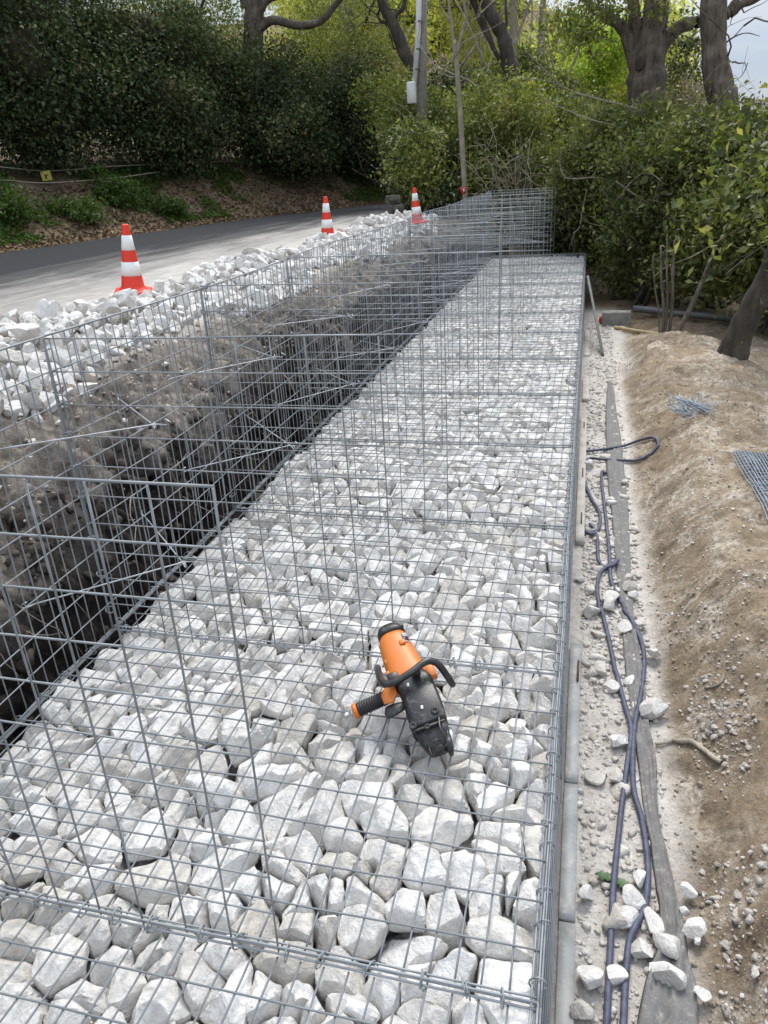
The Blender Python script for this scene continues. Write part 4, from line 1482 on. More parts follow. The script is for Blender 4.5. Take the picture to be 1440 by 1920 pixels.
# heap of wire offcuts on the mound, and the flat mesh sheets at the right edge
mb = MB()
rng = np.random.default_rng(91)
c0 = on_ground(1292, 772, 0.0)
for i in range(46):
    a = rng.normal(1.85, 0.22) if i < 40 else rng.uniform(0, 3.14)
    c = c0 + np.array([rng.uniform(-.10, .13), rng.uniform(-.14, .14), 0])
    L = rng.uniform(0.22, 0.42)
    d = np.array([math.cos(a), math.sin(a), rng.normal() * 0.05]) * L / 2
    c[2] = gz(c[0], c[1]) + 0.02 + 0.035 * rng.uniform()
    mb.tube([c - d + np.array([0, 0, .02]), c - d * 0.9, c + d * 0.9, c + d + np.array([0, 0, .02])], 0.003, 5)
o = mb.build('wire_offcuts', M['wire_blue'], smooth=True, origin=tuple(c0))
tag(o, 'small pile of hooked wire rods lying on the crest of the earth mound', 'wire rods')
e0, e1, e2 = on_ground(1370, 849, 0.03), on_ground(1560, 868, 0.03), on_ground(1452, 1000, 0.03)
ux, vy = e1 - e0, e2 - e0
def drape(a, b, lift):
    P = a[None] + (b - a)[None] * np.linspace(0, 1, 14)[:, None]
    P[:, 2] = np.maximum(P[:, 2], zground(P[:, 0], P[:, 1]) + 0.012 + lift)
    return P


for s in range(3):
    mb = MB()
    of = np.array([0.012 * s, -0.015 * s, 0.011 * s + 0.004])
    lx, ly = np.linalg.norm(ux), np.linalg.norm(vy)
    ny2, nx2 = int(ly / 0.05) + 14, int(lx / 0.025)
    tot = 0.05 * ny2 / ly
    for j in range(ny2 + 1):
        q0 = e0 + vy * (0.05 * j / ly) + of
        mb.tube(drape(q0, q0 + ux, 0.011 * s), 0.0026, 5)
    for i in range(nx2 + 1):
        q0 = e0 + ux * (0.025 * i / lx) + of + np.array([0, 0, 0.005])
        mb.tube(drape(q0, q0 + vy * tot, 0.011 * s + 0.005), 0.0022, 5)
    o = mb.build('mesh_sheet', M['wire_blue'], smooth=True, origin=tuple(e0 + of))
    tag(o, ['lowest welded mesh sheet of the stack on the mound at the right edge', 'middle welded mesh sheet of the stack on the mound at the right edge', 'topmost welded mesh sheet of the stack on the mound at the right edge'][s], 'mesh sheet', 'mesh sheets stacked on the mound')

# ------------------------------------------------------------------ things at the far end of the strip
p = onz(1152, 612, GZ)
mb = MB()
mb.box(p + np.array([0.02, 0.12, 0.08]), (0.36, 0.18, 0.18), None, 0.012)
o = mb.build('concrete_block', M['concrete'], origin=tuple(p))
tag(o, 'pale concrete block on the ground behind the leaning plank', 'concrete block')
p = onz(1127, 607, GZ)
mb = MB()
mb.tube([p + np.array([0, -.02, 0.02]), p + np.array([0, -.02, 0.05]), p + np.array([0, -.02, 0.085]), p + np.array([0, -.02, 0.10])], [0.032, 0.035, 0.03, 0.012], 12)
o = mb.build('red_cap', M['red_paint'], smooth=True, origin=tuple(p))
tag(o, 'small red plastic cap beside the pale concrete block', 'cap')


def pole_thing(a, b, r, mat, name, label, cat, sides=10):
    a, b = np.asarray(a), np.asarray(b)
    t = np.linspace(0, 1, 9)[:, None]
    P = a * (1 - t) + b * t
    P = P + np.random.default_rng(int(abs(a[0]) * 1000)).normal(size=P.shape) * r * 0.15
    mb = MB()
    mb.tube(P, r, sides)
    o = mb.build(name, mat, smooth=True, origin=tuple(a))
    return tag(o, label, cat)


pole_thing(onz(1152, 614, GZ + 0.03), onz(1440, 655, GZ - 0.05), 0.022, M['yellow_wood'], 'wooden_pole', 'long yellowish pole lying behind the earth mound under the trees', 'pole')
pole_thing(onz(1190, 578, GZ + 0.12), onz(1500, 612, GZ + 0.02), 0.045, M['pipe_grey'], 'drain_pipe', 'thick grey pipe lying under the shrubs behind the yellowish pole', 'pipe')

# concrete blocks by the farthest cone
bp_ = ony(741, 412, 13.9)
for i, (dx, dz, sz, lab) in enumerate([(0.0, 0.08, (0.30, 0.30, 0.155), 'lowest weathered block of the stack by the farthest cone'), (0.05, 0.24, (0.27, 0.28, 0.155), 'middle weathered block of the stack by the farthest cone'), (-0.02, 0.40, (0.28, 0.26, 0.15), 'topmost weathered block of the stack by the farthest cone')]):
    mb = MB()
    a = 0.25 * (i - 1)
    c, s = math.cos(a), math.sin(a)
    base = np.array([bp_[0], 13.9, 0.50])
    ctr = base + np.array([dx, 0, dz])
    R = np.array([[c, -s, 0], [s, c, 0], [0, 0, 1]])
    mb.box(ctr, sz, R, 0.025)
    fr = R @ np.array([0, -1, 0])
    mb.box(ctr + fr * (sz[1] / 2 + 0.005) + np.array([0, 0, -.0]), (sz[0] * 0.62, 0.05, sz[2] * 0.35), R, 0.012)
    o = mb.build('concrete_block', M['mossy'], origin=tuple(ctr))
    tag(o, lab, 'concrete block')

# ------------------------------------------------------------------ vegetation
def leaves(name, blobs, n, L, mat, parent, seed, clump=0.35, per=26, shell=0.55, up=0.35, wid=0.55, droop=0.15, cut=None):
    """n leaves gathered in small sprays through the given ellipsoids (centre, radii, weight)"""
    r_ = np.random.default_rng(seed)
    w = np.array([b[2] if len(b) > 2 else b[1][0] * b[1][1] + b[1][1] * b[1][2] for b in blobs], float)
    w /= w.sum()
    ncl = max(8, n // per)
    which = r_.choice(len(blobs), ncl, p=w)
    C = np.array([b[0] for b in blobs], float)[which]
    Rr = np.array([b[1] for b in blobs], float)[which]
    u = r_.normal(size=(ncl, 3))
    u /= np.linalg.norm(u, axis=1)[:, None]
    rad = shell + (1.06 - shell) * r_.uniform(size=ncl) ** 0.7
    rad *= 1 + 0.35 * fbm(u[:, 0] * 2 + which * 3.1, u[:, 2] * 2 + u[:, 1], 1.3, 3, seed)
    cc = C + u * Rr * rad[:, None]
    ctone = r_.normal(0.5, 0.2, ncl) + 0.5 * fbm(cc[:, 0] + cc[:, 2] * .6, cc[:, 1] * .8 + cc[:, 2], 0.9, 3, seed)
    idx = r_.integers(0, ncl, n)
    off = r_.normal(size=(n, 3)) * clump * (0.45 + 0.8 * r_.uniform(size=(n, 1)))
    off[:, 2] *= 0.7
    c = cc[idx] + off
    if cut is not None:
        ok = cut(c)
        c, idx = c[ok], idx[ok]
        n = len(c)
    out = u[idx]
    ax = r_.normal(size=(n, 3)) + out * 0.5
    ax[:, 2] -= droop * 2
    ax /= np.linalg.norm(ax, axis=1)[:, None]
    nr = r_.normal(size=(n, 3)) * 0.8 + out * 0.6
    nr[:, 2] += up * 2
    sd = np.cross(ax, nr)
    sd /= np.linalg.norm(sd, axis=1)[:, None] + 1e-9
    nn_ = np.cross(sd, ax)
    ll = (L * r_.uniform(0.45, 1.5, n))[:, None]
    ww = ll * wid * r_.uniform(0.8, 1.2, (n, 1))
    V = np.stack([c - ax * ll * 0.5, c + sd * ww * 0.5 + nn_ * ww * 0.18 - ax * ll * 0.06, c + ax * ll * 0.5, c - sd * ww * 0.5 + nn_ * ww * 0.18 - ax * ll * 0.06], 1).reshape(-1, 3)
    b = np.arange(n) * 4
    T = np.concatenate([np.stack([b, b + 1, b + 2], -1), np.stack([b, b + 2, b + 3], -1)], 1).reshape(-1, 3)
    tone = np.clip(ctone[idx] + r_.normal(0, 0.14, n), 0, 1)
    return mesh_obj(name, V, [T], mat, parent, tone=[('tone', 'FACE', np.repeat(tone, 2))])


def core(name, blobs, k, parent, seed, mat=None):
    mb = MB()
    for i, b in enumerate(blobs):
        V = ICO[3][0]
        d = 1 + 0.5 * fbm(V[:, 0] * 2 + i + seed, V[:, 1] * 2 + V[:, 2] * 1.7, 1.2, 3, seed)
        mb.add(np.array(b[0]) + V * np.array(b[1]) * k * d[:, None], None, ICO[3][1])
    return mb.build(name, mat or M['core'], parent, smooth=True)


def wander(rng, p0, d0, n, step, bend=0.25, grav=0.0):
    pts = [np.asarray(p0, float)]
    d = np.asarray(d0, float)
    d = d / np.linalg.norm(d)
    for _ in range(n):
        d = d + rng.normal(size=3) * bend
        d[2] -= grav
        d /= np.linalg.norm(d)
        pts.append(pts[-1] + d * step)
    return np.array(pts)


def stems(name, base, n, h, spread, parent, seed, mat='bark_dark', r=0.03, twigs=3):
    rng_ = np.random.default_rng(seed)
    mb = MB()
    for _ in range(n):
        b = np.array(base) + np.array([rng_.normal() * spread * 0.25, rng_.normal() * spread * 0.25, -0.05])
        d = np.array([rng_.normal() * 0.35, rng_.normal() * 0.35, 1.0])
        P = wander(rng_, b, d, 8, h / 8, 0.13)
        rr = np.linspace(r, r * 0.3, 9) * rng_.uniform(.6, 1.2)
        mb.tube(P, rr, 6)
        for _ in range(twigs):
            i = rng_.integers(2, 8)
            Q = wander(rng_, P[i], rng_.normal(size=3) + np.array([0, 0, .5]), 6, h / 12, 0.25)
            mb.tube(Q, np.linspace(rr[i] * 0.5, 0.002, 7), 4)
    return mb.build(name, M[mat], parent, smooth=True)


def shrub(name, base, blobs, n, L, mat, label, cat, seed, group=None, clump=0.3, k=0.72, stem=5, h=1.6, shell=0.55, wid=0.55, stemmat='bark_dark', cut=None, up=0.35, per=26, sprays=3, twg=3):
    root = empty(name, base, label, cat, group)
    rs = np.random.default_rng(seed + 3)
    big = list(blobs)
    for c_, r_ in big:                      # loose sprays standing out of the main mass
        for _ in range(sprays):
            u_ = rs.normal(size=3)
            u_[2] = abs(u_[2]) * 0.8
            u_ /= np.linalg.norm(u_)
            q = rs.uniform(0.95, 1.22)
            f_ = rs.uniform(0.20, 0.40)
            blobs = blobs + [(np.array(c_) + u_ * np.array(r_) * q, tuple(np.array(r_) * f_))]
    leaves('foliage', blobs, n, L, M[mat], root, seed, clump, shell=shell, wid=wid, cut=cut, up=up, per=per)
    if k: core('branch_mass', big[:1] if big[0][1][0] < 1.3 else big, k, root, seed)
    if stem: stems('stems', base, stem, h, 1.0, root, seed + 1, stemmat, 0.03, twg)
    global last_shrub
    last_shrub = root.name
    return root


def zg(x, y): return float(zground(x, y))


# ---- dark wall of ivy shrubs on the bank across the road
HEDGE = [(-12.0, 3.6), (-11.9, 7.0), (-11.35, 10.4), (-10.4, 13.6), (-9.2, 16.6), (-7.5, 19.6), (-5.6, 22.2), (-3.2, 24.8)]
LABH = ['dark ivy shrub on the bank at the far left edge, left of the yellow tag', 'dark ivy shrub on the bank behind the yellow tag', 'dark ivy shrub on the bank above the nearest traffic cone', 'dark ivy shrub on the bank right of the nearest traffic cone', 'dark ivy shrub on the bank below the thick forked trunk', 'dark ivy shrub on the bank above the middle traffic cone', 'dark shrub on the bank where the road bends out of sight', 'dark shrub past the road bend, left of the utility pole']
for i, (x, y) in enumerate(HEDGE):
    x, y = x - (0.75 if i < 3 else 0.45), y + (0.0 if i < 3 else 0.45)
    zb = zg(x, y)
    s = 1.0
    tx = np.array([1.0, 0]) if i < 3 else np.array([0.75, 0.6])
    front = np.array([0.8, -0.55]) if i > 2 else np.array([0.95, -0.25])
    rr = np.random.default_rng(300 + i)
    blobs = [((x, y, zb + 1.1), (1.35, 1.9, 1.35)), ((x - 0.3, y + 0.2, zb + 2.6), (1.5, 2.0, 1.5)),
             ((x + front[0] * 0.55 + rr.normal() * .2, y + front[1] * 0.7, zb + 0.75), (0.62, 1.2, 0.62)),
             ((x - 0.5 + rr.normal() * .3, y + rr.normal() * .5, zb + 3.9), (1.5, 1.9, 1.2)),
             ((x + rr.normal() * .4 + .4, y - 0.9, zb + 1.9), (0.9, 0.9, 0.9)), ((x + rr.normal() * .4 + .4, y + 1.0, zb + 1.5), (0.9, 0.9, 1.0))]
    hk = [1, 1, 1, 0.92, 0.66, 0.56, 0.50, 0.46][i]
    blobs = [((c_[0], c_[1], zb + (c_[2] - zb) * hk), (r_[0], r_[1], r_[2] * (hk * 0.5 + 0.5))) for c_, r_ in blobs]
    shrub('ivy_shrub', (x, y, zb), blobs, (52000 if i < 5 else 38000) if i < 7 else 22000, 0.080, 'leaf_ivy', LABH[i], 'shrub', 310 + i, 'dark shrubs along the far bank', 0.22, 0.62, 3, 2.5, 0.66, 0.62, per=14, sprays=3)

# ---- trees
def tree(name, label, base, trunk, rads, limbs, blobs, nleaf, L, mat, seed, bark='bark', group=None, clump=0.4, shell=0.3, cat='tree', wid=0.5, twigs=0):
    root = empty(name, base, label, cat, group)
    mb = MB()
    c = spline(trunk, 5)
    r = np.interp(np.linspace(0, 1, len(c)), np.linspace(0, 1, len(rads)), rads)
    rg = np.random.default_rng(seed)
    mb.tube(c, r * (1 + 0.05 * rg.normal(size=len(c))), 14)
    tipl = []
    for lb, r0, r1 in limbs:
        cl = spline(lb, 5)
        rl = np.linspace(r0, r1, len(cl)) * (1 + 0.06 * rg.normal(size=len(cl)))
        mb.tube(cl, rl, 9)
        tipl.append(cl)
    for q in range(twigs):
        cl = tipl[rg.integers(len(tipl))] if tipl else c
        p0 = cl[rg.integers(len(cl) // 3, len(cl))]
        P = wander(rg, p0, rg.normal(size=3) + np.array([0, 0, .4]), 7, rg.uniform(.12, .3), 0.22)
        mb.tube(P, np.linspace(0.014, 0.003, 8), 5)
    mb.build('trunk', M[bark], root, smooth=True)
    if nleaf: leaves('crown', blobs, nleaf, L, M[mat], root, seed, clump, shell=shell, wid=wid)
    return root


def Tz(pt): return np.array([pt[0], pt[1], zg(pt[0], pt[1])])


# thick forked trunk rising behind the hedge, with a limb reaching right
D = 20.8
tb = ony(480, 330, D)
tree('forked_tree', 'thick grey forked trunk behind the dark hedge with a long limb bending right', Tz(tb),
     [Tz(tb), ony(478, 230, D), ony(474, 110, D), ony(476, 40, D), ony(478, -60, D), ony(470, -200, D)], [0.34, 0.30, 0.27, 0.26, 0.20, 0.14],
     [([ony(478, 60, D), ony(510, 38, D), ony(560, 48, D), ony(600, 40, D), ony(628, 10, D), ony(660, -30, D), ony(700, -90, D)], 0.13, 0.05),
      ([ony(480, 30, D), ony(500, 0, D), ony(540, -20, D), ony(600, -90, D)], 0.14, 0.06),
      ([ony(470, 20, D), ony(440, -30, D), ony(400, -110, D)], 0.13, 0.06)],
     [(ony(400, -160, D + 1), (3.0, 2.4, 1.5)), (ony(560, -260, D), (3.2, 2.4, 1.5)), (ony(640, -130, D + 2), (1.8, 1.8, .8))], 16000, 0.10, 'leaf_olive', 401, 'bark', clump=0.45)
# olive-green trees standing behind the hedge on the left
OL = [(-14.0, 4.5, 'olive green tree behind the hedge at the top left corner'), (-13.6, 9.5, 'olive green tree behind the hedge above the yellow tag'), (-12.6, 14.0, 'olive green tree behind the hedge left of the thick forked trunk'), (-10.6, 20.5, 'olive green tree behind the hedge right of the thick forked trunk'), (-7.4, 24.8, 'olive green tree behind the hedge left of the utility pole')]
for i, (x, y, lab) in enumerate(OL):
    zb = zg(x, y)
    rr = np.random.default_rng(420 + i)
    hh = 1.0 if i < 3 else 0.75
    bl = [((x + 0.8, y - 0.6, zb + 3.6 * hh), (1.6, 2.2, 1.3)), ((x, y, zb + 5.2 * hh), (2.4, 2.8, 1.8)), ((x + 0.5, y + 1.8, zb + 4.2 * hh), (1.6, 1.6, 1.3)), ((x + 0.9, y - 2.0, zb + 4.6 * hh), (1.5, 1.6, 1.3))]
    if i < 3: pass
    else: bl = [((x + .6, y - .8, zb + 1.7), (1.5, 1.9, 1.3)), ((x, y, zb + 3.1), (1.7, 2.1, 1.2))]
    root = tree('bank_tree', lab, (x, y, zb), [(x, y, zb - .1), (x + .1, y, zb + 1.6), (x + .2, y - .1, zb + 3.4), (x, y, zb + 5 * hh)], [0.2, 0.16, 0.12, 0.05],
                [([(x + .15, y, zb + 2.4), (x + .8, y - .6, zb + 3.3), (x + 1.4, y - 1.0, zb + 4.0)], 0.07, 0.02), ([(x + .15, y, zb + 2.9), (x - .4, y + .9, zb + 3.9), (x - .2, y + 1.6, zb + 4.8)], 0.07, 0.02)],
                bl, 30000, 0.075, 'leaf_olive', 430 + i, 'bark', 'trees behind the dark hedge', 0.28, 0.55)
    core('branch_mass', bl[:1], 0.62, root, 440 + i)

# ---- utility pole with conduit and box
D = 15.0
pt, pbm = ony(792, -120, D), ony(789, 395, D)
root = empty('utility_pole', (pbm[0], D, zg(pbm[0], D)), 'grey utility pole rising from the shrubs with a white conduit and box', 'utility pole')
mb = MB()
pd = (pt - pbm) / np.linalg.norm(pt - pbm)
bot = np.array(root.location) - np.array([0, 0, .2])
mb.tube([bot, (bot + pt) / 2, pt], [0.115, 0.10, 0.09], 14)
mb.build('post', M['pole'], root, smooth=True)
mb = MB()
mb.tube([ony(789, -120, D - 0.14), ony(784, 60, D - 0.14), ony(777, 160, D - 0.14)], 0.048, 12)
mb.build('conduit', M['conduit'], root, smooth=True)
mb = MB()
for y in (92, 40, 130):
    q = ony(785.5 - (y - 60) * .06, y, D - 0.14)
    mb.tube([q - np.array([0, 0, .012]), q + np.array([0, 0, .012])], 0.053, 12)
mb.build('conduit_clip', M['pipe_grey'], root, smooth=True)
mb = MB()
q = ony(772, 174, D - 0.16)
mb.box(q, (0.17, 0.12, 0.36), None, 0.02)
mb.build('junction_box', M['conduit'], root)
mb = MB()
mb.box(q + np.array([0.01, -0.0605, -0.01]), (0.085, 0.004, 0.20), None, 0.001)
mb.build('box_door', M['white_paint'], root)

# ---- thin pale sapling with a red tag
D = 14.0
sp = [ony(872, 372, D), ony(867, 280, D), ony(862, 200, D), ony(856, 120, D), ony(850, 75, D)]
root = tree('sapling', 'thin pale sapling trunk with a red tag, rising behind the mesh', Tz(sp[0]), [Tz(sp[0])] + sp, [0.055, 0.05, 0.048, 0.045, 0.042, 0.035],
            [([ony(850, 80, D), ony(846, 40, D), ony(842, 0, D), ony(845, -80, D)], 0.034, 0.02),
             ([ony(857, 100, D), ony(866, 65, D), ony(874, 30, D), ony(868, -10, D), ony(872, -90, D)], 0.036, 0.02),
             ([ony(852, 145, D), ony(838, 142, D), ony(822, 128, D)], 0.014, 0.005), ([ony(868, 60, D), ony(885, 40, D), ony(900, 30, D)], 0.016, 0.006),
             ([ony(844, 40, D), ony(826, 10, D), ony(815, -30, D)], 0.016, 0.006)], [(ony(855, -160, D), (0.8, 0.8, 0.6))], 500, 0.07, 'leaf_bright', 451, 'bark_pale', twigs=10)
mb = MB()
q = ony(869.5, 357, D)
mb.tube([q - np.array([0, 0, .05]), q + np.array([0, 0, .05])], 0.062, 12)
mb.build('red_tag', M['red_paint'], root, smooth=True)
mb = MB()
mb.box(q + np.array([0.012, -0.063, 0.0]), (0.025, 0.006, 0.05))
mb.build('tag_print', M['sticker_white'], root)

# ---- leaning dark trunks
D = 19.0
b0 = Tz(ony(800, 330, D))
tree('leaning_tree', 'dark bare trunk leaning left just behind the utility pole', b0, [b0, ony(782, 170, D), ony(755, 90, D), ony(737, 45, D), ony(718, 10, D), ony(690, -60, D)], [0.17, 0.15, 0.15, 0.13, 0.11, 0.07],
     [([ony(738, 45, D), ony(745, 25, D), ony(757, 15, D), ony(762, -20, D)], 0.06, 0.03), ([ony(733, 45, D), ony(715, 40, D), ony(705, 25, D)], 0.05, 0.02), ([ony(760, 92, D), ony(748, 90, D), ony(738, 92, D)], 0.03, 0.01)],
     [(ony(690, -160, D), (1.6, 1.6, 0.8))], 2500, 0.08, 'leaf_olive', 461, 'bark_dark', twigs=14)
D = 19.0
b0 = Tz(ony(975, 300, D))
tree('leaning_tree', 'dark leaning trunk right of the pale sapling, bending left at the top', b0, [b0, ony(965, 165, D), ony(952, 105, D), ony(942, 65, D), ony(920, 25, D), ony(900, -20, D), ony(880, -80, D)], [0.19, 0.17, 0.16, 0.15, 0.13, 0.12, 0.08],
     [([ony(945, 70, D), ony(950, 40, D), ony(948, 0, D), ony(952, -40, D)], 0.035, 0.02), ([ony(960, 150, D), ony(925, 90, D), ony(905, 40, D), ony(888, 0, D), ony(876, -50, D)], 0.055, 0.035),
      ([ony(915, 75, D), ony(896, 35, D), ony(882, -10, D)], 0.035, 0.02)],
     [(ony(880, -140, D), (1.6, 1.6, 0.8))], 2500, 0.08, 'leaf_olive', 471, 'bark_dark', twigs=14)
D = 24
b0 = Tz(ony(968, 300, D))
tree('pale_tree', 'slender pale trunk behind the dark leaning trunk', b0, [b0, ony(966, 160, D), ony(963, 60, D), ony(962, -60, D)], [0.12, 0.12, 0.11, 0.09],
     [([ony(964, 80, D), ony(985, 30, D), ony(1000, -20, D)], 0.05, 0.02)], [(ony(970, -140, D), (1.6, 1.6, .7))], 2500, 0.09, 'leaf_far', 476, 'bark_pale', twigs=10)
b0 = Tz(ony(1012, 300, D))
tree('pale_tree', 'slender pale trunk left of the bright yellow green foliage', b0, [b0, ony(1014, 160, D), ony(1016, 60, D), ony(1022, -60, D)], [0.10, 0.11, 0.09, 0.08],
     [([ony(1016, 110, D), ony(1035, 90, D), ony(1050, 70, D)], 0.04, 0.02)], [(ony(1020, -140, D), (1.4, 1.4, .7))], 2500, 0.09, 'leaf_far', 478, 'bark_pale', twigs=10)

# ---- big tree on the right with a limb, and the trunk in front of the sky
D = 13.6
b0 = Tz(ony(1205, 430, D))
tree('big_tree', 'massive hollow trunk on the right dividing into several limbs', b0,
     [b0, ony(1203, 330, D), ony(1208, 240, D), ony(1212, 160, D), ony(1215, 110, D), ony(1228, 40, D), ony(1236, -60, D)], [0.34, 0.30, 0.28, 0.29, 0.27, 0.21, 0.17],
     [([ony(1230, 110, D), ony(1248, 78, D), ony(1275, 50, D), ony(1305, 42, D), ony(1345, 30, D + .4), ony(1370, 25, D + .5), ony(1390, 8, D + .5), ony(1420, -4, D + .5), ony(1470, -40, D + .5)], 0.115, 0.05),
      ([ony(1195, 130, D), ony(1178, 72, D), ony(1160, 45, D), ony(1120, 20, D), ony(1080, -20, D)], 0.13, 0.05),
      ([ony(1205, 90, D), ony(1190, 30, D), ony(1185, -40, D)], 0.12, 0.08),
      ([ony(1360, 28, D + .5), ony(1372, 12, D + .5), ony(1388, -12, D + .5), ony(1400, -50, D + .5)], 0.07, 0.03),
      ([ony(1222, 60, D), ony(1236, 20, D), ony(1250, -30, D)], 0.10, 0.05)],
     [(ony(1120, 20, D - .4), (0.8, 0.8, .28)), (ony(1235, 25, D - .5), (0.35, 0.4, .15)), (ony(1290, 36, D - .2), (0.25, .3, .07)), (ony(1180, -150, D), (2.2, 2.2, 1.0)), (ony(1060, 40, D), (0.8, 0.8, .4)), (ony(1090, 70, D), (0.6, 0.6, .3))], 7500, 0.075, 'leaf_mid', 481, 'bark', clump=0.14, shell=0.1, twigs=26)
mb = MB()
mb.add(ony(1200, 120, D - 0.27) + ICO[3][0] * np.array([0.08, 0.05, 0.10]), None, ICO[3][1])
mb.build('hollow', M['bark_dark'], [o for o in COL.objects if o.name == 'big_tree'][0], smooth=True)
D = 12.6
b0 = Tz(ony(1368, 330, D))
tree('rough_tree', 'rough straight trunk standing alone in front of the sky', b0, [b0, ony(1356, 230, D), ony(1350, 170, D), ony(1341, 120, D), ony(1338, 60, D), ony(1338, -10, D), ony(1340, -120, D)], [0.27, 0.235, 0.205, 0.18, 0.17, 0.17, 0.15],
     [([ony(1352, 120, D), ony(1358, 105, D), ony(1365, 112, D), ony(1376, 118, D)], 0.012, 0.004), ([ony(1350, 90, D), ony(1375, 70, D), ony(1400, 62, D), ony(1425, 68, D)], 0.014, 0.004), ([ony(1375, 70, D), ony(1395, 48, D), ony(1404, 40, D)], 0.008, 0.003)],
     [(ony(1400, 62, D), (0.28, 0.2, 0.10)), (ony(1372, 112, D), (0.06, 0.1, 0.06)), (ony(1385, 50, D), (0.16, 0.15, 0.06)), (ony(1340, -220, D), (2.0, 2.0, .8))], 900, 0.06, 'leaf_mid', 491, 'bark', clump=0.06, shell=0.0, twigs=4)

# ---- bright spring foliage and woodland beyond
D = 27
b0 = Tz(ony(1130, 300, D))
tree('spring_tree', 'bright yellow green tree in sunlight left of the massive trunk', b0, [b0, ony(1130, 200, D), ony(1135, 100, D)], [0.12, 0.1, 0.05], [], [(ony(1140, 110, D), (1.0, 1.2, 0.8)), (ony(1105, 150, D), (0.9, 1.0, 0.6)), (ony(1155, 75, D), (0.8, 1.0, 0.7)), (ony(1085, 60, D + 2), (0.8, 1.0, 0.8))], 15000, 0.10, 'leaf_bright', 501, 'bark', clump=0.2, shell=0.2)
D = 18
b0 = Tz(ony(1275, 300, D))
tree('young_tree', 'thin loose leaved young tree between the two big trunks on the right', b0, [b0, ony(1276, 220, D), ony(1284, 140, D), ony(1292, 70, D)], [0.05, 0.045, 0.03, 0.015],
     [([ony(1282, 160, D), ony(1306, 120, D), ony(1322, 95, D)], 0.02, 0.008), ([ony(1278, 200, D), ony(1262, 150, D), ony(1256, 110, D)], 0.02, 0.008)],
     [(ony(1265, 130, D), (0.30, 0.4, 0.5)), (ony(1285, 90, D), (0.35, 0.4, 0.45)), (ony(1300, 150, D), (0.30, 0.4, 0.4)), (ony(1268, 190, D), (0.5, 0.5, 0.35))], 2600, 0.08, 'leaf_mid', 505, 'bark_pale', clump=0.12, shell=0.0, twigs=12)
wood = empty('woodland', (-4, 40, 2), 'sunlit yellow green woodland rising behind the trees', 'woodland')
wood['kind'] = 'stuff'
bl = []
rr = np.random.default_rng(511)
for i in range(46):
    px = rr.uniform(480, 1250)
    Dd = rr.uniform(30, 46)
    py = rr.uniform(-140, 170) if px < 1000 else rr.uniform(60, 270)
    bl.append((ony(px, py, Dd), (rr.uniform(1.2, 2.6), rr.uniform(1.2, 2.4), rr.uniform(0.9, 2.0))))
leaves('foliage', bl, 150000, 0.17, M['leaf_far'], wood, 512, 0.38, shell=0.15, wid=0.5)
core('branch_mass', [(b[0] + np.array([0, 1.6, -0.4]), np.array(b[1]) * 0.9) for b in bl], 0.5, wood, 513, M['leaf_core'])
mb = MB()
for i in range(60):
    px = rr.uniform(560, 1060)
    Dd = rr.uniform(26, 33)
    p0 = ony(px, rr.uniform(180, 260), Dd)
    P = wander(rr, p0, (rr.normal() * .3, rr.normal() * .3, 1), 9, rr.uniform(.35, .7), 0.10)
    mb.tube(P, np.linspace(0.045, 0.012, 10) * rr.uniform(.5, 1.5), 5)
mb.build('pale_stems', M['bark_pale'], wood, smooth=True)

# ---- shrubs behind the end of the wall
def sh(px, py, D, *a, **k):
    pass


def blob(px, py, D, rpx, rpy, dep=None):
    """ellipsoid whose silhouette has the given half sizes in photo pixels at depth D"""
    c = ony(px, py, D)
    s = np.linalg.norm(c - CAM) / F_PX
    return (c, (rpx * s, dep if dep else max(0.5, rpx * s * 0.9), rpy * s))


